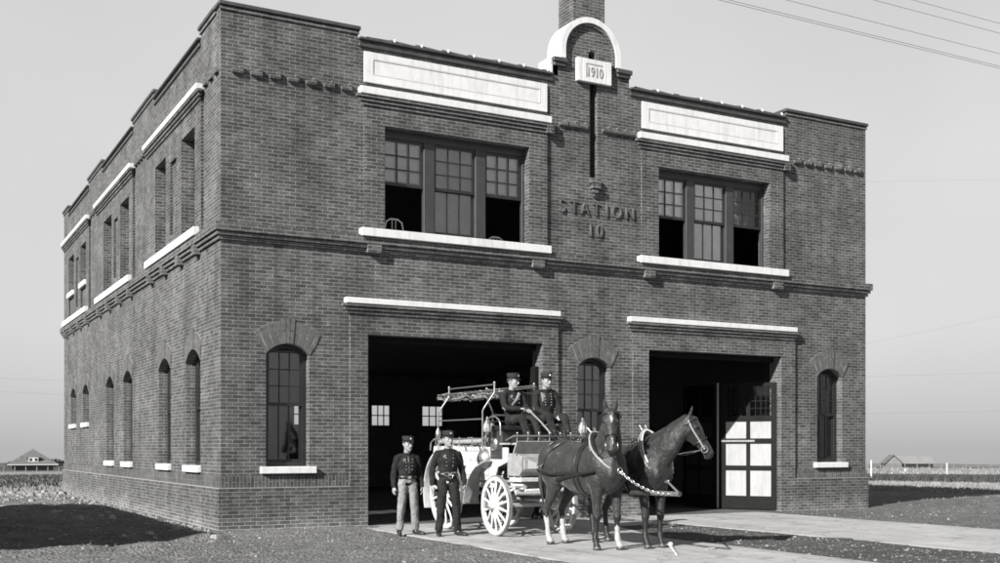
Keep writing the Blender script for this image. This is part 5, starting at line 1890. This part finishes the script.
def person(loc, yaw, sc, label, J, st):
    sh, el, wr = J['shoulder'], J['elbow'], J['wrist']
    hip, kn, an, toe = J['hip'], J['knee'], J['ankle'], J['toe']
    pel, wai, che, nek = (V(J[k]) for k in ('pelvis', 'waist', 'chest', 'neck'))
    chin = V(J['chin'])
    hy, hp = J['head']
    f = V((math.sin(hy) * math.cos(hp), -math.cos(hy) * math.cos(hp), math.sin(hp)))
    s = V((math.cos(hy), math.sin(hy), 0))
    u = s.cross(f)
    if u.z < 0:
        u = -u
    bm = B()
    head_into(bm, chin, f, s, u)
    tube(bm, [nek - V((0, 0, .08)), nek, chin + u * .02 - f * .012, chin + u * .07 - f * .015], [.066, .060, .054, .054], 12)
    tube(bm, [pel, wai, che, nek - V((0, 0, .05))], [(.12, .085), (.115, .08), (.135, .09), (.09, .06)], 12, side=(1, 0, 0))
    for k in (0, 1):
        tube(bm, [sh[k], el[k]], [.044, .036], 8); tube(bm, [el[k], wr[k]], [.036, .024], 8)
        hd = J['hand'][k]
        hand_into(bm, wr[k], hd[0], hd[1], hd[2], hd[3], J.get('grip', False))
        tube(bm, [pel + (V(hip[k]) - pel) * .5, hip[k], kn[k]], [.07, .075, .046], 8); tube(bm, [kn[k], an[k]], [.046, .032], 8)
        tube(bm, [an[k], V(an[k]).lerp(V(toe[k]), .6) - V((0, 0, .02)), toe[k]], [.032, .026, .02], 8)
    body = obj('person', remesh(bm, .0085, 1), SKIN, None, smooth=80)
    body.location = loc
    body.rotation_euler = (0, 0, yaw)
    body.scale = (sc,) * 3
    tag(body, label, 'person', 'firemen in caps')
    # eyes, mouth
    for k in (-1, 1):
        bm = B(); ball(bm, chin + u * .119 + f * .0875 + s * (k * .031), (.012, .009, .0075), None, 8, 6); obj('eye', bm, EYEM, body, smooth=80)
    bm = B(); tube(bm, [chin + u * .052 + f * .089 - s * .022, chin + u * .0515 + f * .1015, chin + u * .052 + f * .089 + s * .022], (.002, .0035), 5); obj('mouth', bm, HAIR, body)
    # hair at the back and sides below the cap
    bm = B()
    for j in range(15):
        a = R(-12 + 204 * j / 14)
        c = chin + f * (-.004 - .098 * math.sin(a)) + s * (.078 * math.cos(a))
        tube(bm, [c + u * .165, c + u * (.12 if 2 < j < 12 else .135), c * 1 + u * (.085 if 3 < j < 11 else .12)], [.012, .013, .006], 6)
    obj('hair', remesh(bm, .007, 1), HAIR, body, smooth=80)
    # cap
    ct = chin + u * .168 - f * .006
    def ell(h, rf, rs, tilt=0):
        return [ct + u * (h + tilt * math.sin(2 * PI * j / 24)) + f * (rf * math.sin(2 * PI * j / 24)) + s * (rs * math.cos(2 * PI * j / 24)) for j in range(24)]
    bm = B(); loft(bm, [ell(-.004, .106, .086), ell(.028, .108, .088), ell(.034, .107, .087), ell(.078, .117, .102, .004), ell(.092, .112, .098, .006), ell(.096, .06, .05, .005)])
    cp = obj('cap', bm, CAPM, body, smooth=40)
    bm = B(); loft(bm, [ell(.000, .1085, .0885), ell(.026, .1105, .0905)], caps=False); obj('cap_band', bm, VISOR, cp, smooth=40)
    bm = B()
    rings = []
    for j in range(11):
        a = R(25 + 130 * j / 10)
        k = math.sin((a - R(25)) / R(130) * PI)
        c = ct + f * (.106 * math.sin(a)) + s * (.088 * math.cos(a))
        o_ = ct + f * (.106 * math.sin(a) + .050 * k) + s * (.088 * math.cos(a) * (1 + .04 * k)) - u * (.022 * k)
        rings.append([c + u * .004, o_ + u * .003, o_ - u * .002, c - u * .004])
    loft(bm, rings); obj('visor', bm, VISOR, cp, smooth=60)
    bm = B(); b0 = ct + f * .116 + u * .050; tube(bm, [b0 - f * .006, b0 + f * .006], [(.022, .026), (.016, .02)], 10); obj('cap_badge', bm, BADGE, cp, smooth=40)
    # jacket
    bm = B()
    lean = che - wai
    tor = st['torso']
    bott = wai + (pel - wai) * tor
    tube(bm, [bott, wai.lerp(bott, .35), wai, wai.lerp(che, .5), che, che.lerp(nek, .5), nek - V((0, 0, .035))], [(.172, .122), (.160, .114), (.152, .108), (.168, .118), (.182, .124), (.155, .100), (.075, .070)], 16, side=(1, 0, 0))
    for k in (0, 1):
        q = -1 if k == 0 else 1
        tube(bm, [V(sh[k]).lerp(nek, .62) + V((0, 0, -.02)), V(sh[k]) + V((0, 0, -.005)), V(sh[k]).lerp(V(el[k]), .25)], [.070, .070, .064], 10)
        m_ = V(el[k]) + V((0, .012, 0))
        tube(bm, [sh[k]] + arc_pts(V(sh[k]).lerp(V(el[k]), .5), m_, V(el[k]).lerp(V(wr[k]), .5), 5) + [V(el[k]).lerp(V(wr[k]), .97)], [.068, .060, .058, .056, .054, .052, .049, .043], 10, dome=True)
    jm = remesh(bm, .0125, 2)
    jm.normal_update()
    for v in jm.verts:
        c = v.co
        v.co = c + v.normal * (noise.noise(V((c.x * 14, c.y * 14, c.z * 9)) + V((loc[0], 0, 0))) * .012 + abs(noise.noise(V((c.x * 26, c.y * 26, c.z * 15)))) * .008)
    jk = obj('jacket', jm, st.get('jm', NAVY), body, smooth=80)
    # standing collar
    bm = B(); tube(bm, [nek - V((0, 0, .045)), nek - V((0, .0, .012)), nek + V((0, -.004, .018))], [(.083, .078), (.071, .070), (.066, .066)], 18, side=(1, 0, 0)); obj('collar', bm, st.get('jm', NAVY), jk, smooth=50)
    fr = (che - wai).normalized()
    fwd = V((1, 0, 0)).cross(fr)
    if fwd.y > 0:
        fwd = -fwd
    # two rows of buttons
    def front(t_, x):
        c = wai.lerp(nek, t_)
        k = 0 if t_ < .5 else 1
        ry = .112 + (.122 - .112) * min(1, t_ / .55) - max(0, t_ - .62) * .17
        rx = .16 + .02 * min(1, t_ / .55)
        return c + V((x, 0, 0)) + fwd * (ry * math.sqrt(max(.05, 1 - (x / rx) ** 2)) + .007)
    for x in (-.062, .062):
        for t_ in st['buttons']:
            bm = B(); p = front(t_, x * (.75 + .4 * t_)); tube(bm, [p - fwd * .004, p + fwd * .007], [.012, .009], 8); obj('button', bm, BADGE, jk, smooth=40)
    bm = B(); p = front(.70, -.085 if st.get('badge_side', -1) < 0 else .085)
    star = []
    for i in range(10):
        rr_ = .034 if i % 2 == 0 else .017
        star.append((rr_ * math.sin(PI * i / 5), rr_ * math.cos(PI * i / 5)))
    prism(bm, star, [], lambda a, b_, d: p + V((a, 0, 0)) + fr * b_ + fwd * d, -.004, .008); obj('breast_badge', bm, BADGE, jk)
    # trousers
    bm = B()
    tt = st.get('tm', NAVY2)
    tube(bm, [wai + (pel - wai) * .15, wai.lerp(pel, .6), pel], [(.140, .100), (.158, .112), (.160, .115)], 14, side=(1, 0, 0))
    for k in (0, 1):
        bend = (V(hip[k]) - V(kn[k])).normalized().dot((V(kn[k]) - V(an[k])).normalized())
        seated = bend < .8
        kk = V(kn[k])
        mids = arc_pts(V(hip[k]).lerp(kk, .75), kk + (V((0, -.03, .03)) if seated else V((0, 0, 0))), kk.lerp(V(an[k]), .25), 4)
        end = kk.lerp(V(an[k]), .98)
        tube(bm, [pel.lerp(V(hip[k]), .8), hip[k], V(hip[k]).lerp(kk, .4)] + mids + [kk.lerp(V(an[k]), .6), end], [.098, .104, .090] + [.078, .076, .074, .070, .068] + [.064, .066], 12)
    tm_ = remesh(bm, .013, 2)
    tm_.normal_update()
    for v in tm_.verts:
        c = v.co
        v.co = c + v.normal * (noise.noise(V((c.x * 12, c.y * 12, c.z * 7)) + V((loc[0] * 3, 5, 0))) * .014 + abs(noise.noise(V((c.x * 22, c.y * 22, c.z * 13 + loc[0])))) * .009)
    tr = obj('trousers', tm_, tt, body, smooth=80)
    if st.get('belt'):
        c = wai + (pel - wai) * .22
        bm = B(); tube(bm, [c + V((.168 * math.cos(2 * PI * i / 30), .122 * math.sin(2 * PI * i / 30) + .0, 0)) for i in range(30)], (.024, .008), 6, side=(0, 0, 1), closed=True); bl = obj('belt', bm, LEATHER, body, smooth=40)
        bm = B(); box(bm, -.03, .03, c.y - .140, c.y - .126, c.z - .022, c.z + .022); obj('buckle', bm, BADGE, bl)
    if st.get('chain'):
        c = wai + (pel - wai) * .30
        bm = B(); tube(bm, [(-.10, c.y - .118, c.z), (-.05, c.y - .140, c.z - .015), (-.005, c.y - .145, c.z - .055), (.035, c.y - .142, c.z - .045), (.05, c.y - .14, c.z + .005)], .006, 6); obj('watch_chain', bm, BADGE, body, smooth=60)
        for x in (-.06, .06):
            bm = B(); tube(bm, [(x - .045, c.y - .130, c.z + .045), (x + .045, c.y - .134, c.z + .045)], .006, 6); obj('belt_plate', bm, BADGE, body)
    if st.get('tie'):
        bm = B(); tube(bm, [front(.86, 0), front(.7, 0), front(.4, .004), front(.1, .006)], [(.012, .006), (.018, .006), (.024, .006), (.026, .005)], 8, side=(1, 0, 0)); obj('necktie', bm, st['tie'], body, smooth=50)
    if st.get('sash'):
        x0_, x1_, t0_, t1_ = st['sash']
        bm = B(); tube(bm, [front(t0_ + (t1_ - t0_) * i / 6, x0_ + (x1_ - x0_) * i / 6) + fwd * .008 for i in range(7)], (.026, .006), 6, side=(1, 0, 0)); obj('cross_strap', bm, st.get('sm', PALELEATHER), body, smooth=50)
    # boots
    for k in (0, 1):
        a, t_ = V(an[k]), V(toe[k])
        d = (t_ - a); d.z = 0; d.normalize()
        sole = V((0, 0, t_.z - .03))
        pts = [a - d * .055, a - d * .045 + V((0, 0, .02)), a + d * .02, a + d * .09, a + d * .15, a + d * .20, a + d * .222]
        zs = [.030, .045, .050, .042, .034, .028, .02]
        bm = B()
        tube(bm, [a + V((0, 0, .10)), a + V((0, 0, .02)), a - V((0, 0, .03))], [.050, .048, .05], 10)
        tube(bm, [V((p.x, p.y, sole.z + z_)) for p, z_ in zip(pts, zs)], [(.026, .028), (.038, .042), (.043, .047), (.045, .040), (.047, .033), (.038, .026), (.014, .014)], 12, side=d.cross(V((0, 0, 1))))
        bt = obj('boot', remesh(bm, .009, 1), BOOT, body, smooth=80)
    return body

def standing(hand_spread=.27, head=(0, 0), stance=.12, lshift=0):
    x = hand_spread
    return dict(pelvis=(0, 0, .93), waist=(0, -.005, 1.06), chest=(0, -.005, 1.27), neck=(0, .012, 1.455), chin=(0, -.012, 1.505), head=head,
                shoulder=[V((-.175, .01, 1.365)), V((.175, .01, 1.365))], elbow=[V((-x + .02, .045, 1.11)), V((x - .02, .045, 1.11))], wrist=[V((-x, -.03, .865)), V((x, -.03, .865))],
                hand=[((-.02, -.12, -1), (.9, .25, 0), .32, (0, -1, 0)), ((.02, -.12, -1), (-.9, .25, 0), .32, (0, -1, 0))],
                hip=[V((-.085, 0, .90)), V((.085, 0, .90))], knee=[V((-stance * .9, -.02, .49)), V((stance, -.03, .49))], ankle=[V((-stance - .01, .03, .085)), V((stance + .03, .01 + lshift, .085))],
                toe=[V((-stance - .05, -.13, .03)), V((stance + .11, -.12 + lshift, .03))])

person((2.50, -2.72, 0), R(-6), .96, 'fireman in pale grey trousers and dark tie standing at the edge of the drive', standing(.265, (R(14), R(-4)), .13),
       dict(torso=.25, buttons=(.28, .44, .60, .74), tm=GREYCLOTH, belt=True, tie=WDARK))
person((3.03, -3.22, 0), R(-10), 1.01, 'fireman in all dark uniform with a bright watch chain, standing beside the wheel', standing(.285, (R(12), R(0)), .14, -.02),
       dict(torso=.25, buttons=(.30, .46, .62, .76), belt=True, chain=True))

def seated(arms, hands, head, lean=.04, grip=False, kx=.15, foot=-.62, drop=-.27, chx=0):
    return dict(pelvis=(0, 0, .10), waist=(0, .02 * 0 + lean * .3, .23), chest=(chx * .6, lean * .8, .44), neck=(chx, lean, .625), chin=(chx, lean - .03, .672), head=head,
                shoulder=[V((-.185 + chx, lean * .9 + .0, .555)), V((.185 + chx, lean * .9, .555))], elbow=[V(arms[0][0]), V(arms[1][0])], wrist=[V(arms[0][1]), V(arms[1][1])], hand=hands, grip=grip,
                hip=[V((-.09, -.02, .095)), V((.09, -.02, .095))], knee=[V((-kx, -.44, .135)), V((kx, -.44, .125))], ankle=[V((-kx + .01, foot, drop + .075)), V((kx - .01, foot + .02, drop + .075))],
                toe=[V((-kx, foot - .16, drop + .025)), V((kx, foot - .15, drop + .025))])
SZ = 1.865
DRV = (4.17, -3.46, SZ)
drv = person(DRV, R(6), .985, 'fireman driving, light strap across his chest, holding the reins on the wagon seat',
             seated([((-.235, -.06, .30), (-.06, -.28, .30)), ((.245, -.08, .30), (.10, -.33, .27))],
                    [((.55, -.8, .02), (.3, -.1, -.9), 1.15, (0, 0, 1)), ((-.3, -.9, .0), (-.4, -.1, -.9), 1.15, (0, 0, 1))], (R(26), R(-3)), .05, True, .13),
             dict(torso=1.0, buttons=(.42, .58, .74), sash=(.10, -.09, .88, .30), sm=PALELEATHER))
PSG = (4.82, -3.46, SZ + .03)
person(PSG, R(-4), .985, 'fireman sitting with both hands on his lap beside the driver, bright cap badge',
       seated([((-.245, -.05, .29), (-.10, -.30, .17)), ((.245, -.05, .29), (.11, -.31, .18))],
              [((.45, -.75, -.5), (.1, -.45, -.9), .5, (1, 0, 0)), ((-.45, -.75, -.55), (-.1, -.45, -.9), .5, (-1, 0, 0))], (R(12), R(-5)), .02, False, .15),
       dict(torso=1.0, buttons=(.3, .42, .55, .68, .80), sash=(-.11, -.10, .86, .45), sm=GREYCLOTH))

# reins: from the driver's hands over the dash to the horses
Mx_ = Matrix.Translation(V(DRV)) @ Matrix.Rotation(R(6), 4, 'Z')
hl, hr = Mx_ @ V((-.02, -.355, .285)), Mx_ @ V((.06, -.39, .265))
dash = V((4.40, -4.34, 1.73))
def rein(a, way, wd, label, m=PALELEATHER):
    bm = B()
    pts = [V(a)]
    for p in way:
        q = V(p)
        n = 5
        p0 = pts[-1]
        L0 = (q - p0).length
        for i in range(1, n + 1):
            k = i / n
            pts.append(p0.lerp(q, k) - V((0, 0, .028 * L0 * 4 * k * (1 - k))))
    tube(bm, pts, (wd, .004), 6)
    return tag(obj('leather_rein', bm, m, None, smooth=50), label, 'rein', 'driving reins of the wagon team')
bm = B(); tube(bm, [hr + V((-.01, .03, .02)), hr, hr.lerp(dash, .5) + V((0, 0, .015)), dash], (.022, .012), 7)
tag(obj('rein_bundle', bm, PALELEATHER, None, smooth=50), 'thick pale bundle of reins running from the driver down to the dash rail', 'reins')
rein(dash + V((-.05, 0, .0)), [H1['saddle'][0], H1['top'][0] + V((-.02, 0, .02))], .010, 'rein running from the dash rail to the outer side of the bay horse', LEATHER)
rein(dash + V((.0, 0, .0)), [H1['saddle'][1], H1['top'][1] + V((.02, 0, .02))], .010, 'rein running from the dash rail to the pole side of the bay horse', LEATHER)
rein(dash + V((.04, 0, .0)), [H2['saddle'][0], H2['top'][0] + V((-.02, 0, .02))], .010, 'rein running from the dash rail to the pole side of the dark horse', LEATHER)
rein(dash + V((.08, 0, .0)), [H2['saddle'][1], H2['top'][1] + V((.02, 0, .02))], .010, 'rein running from the dash rail to the outer side of the dark horse', LEATHER)

# white tether weight and ring left on the drive
bm = B(); tube(bm, [(4.30, -7.86, .012), (4.72, -7.22, .02), (4.95, -6.87, .03)], [.014, .02, .022], 8)
ball(bm, (5.02, -6.78, .04), (.042, .042, .036), None, 10, 8)
tag(obj('tether_weight', bm, FARWHITE, None, smooth=50), 'small white weight with a tapering strap lying on the drive by the hooves', 'weight')
bm = B(); tube(bm, [(5.02, -6.85, .006), (5.06, -7.15, .006), (5.17, -7.5, .006)], .007, 5)
tube(bm, [(5.32 + .09 * math.cos(2 * PI * i / 16), -7.33 + .09 * math.sin(2 * PI * i / 16), .01) for i in range(16)], .009, 5, closed=True)
tag(obj('tether_line', bm, ROPEM, None, smooth=50), 'thin tether line with a ring lying flat on the concrete', 'rope')
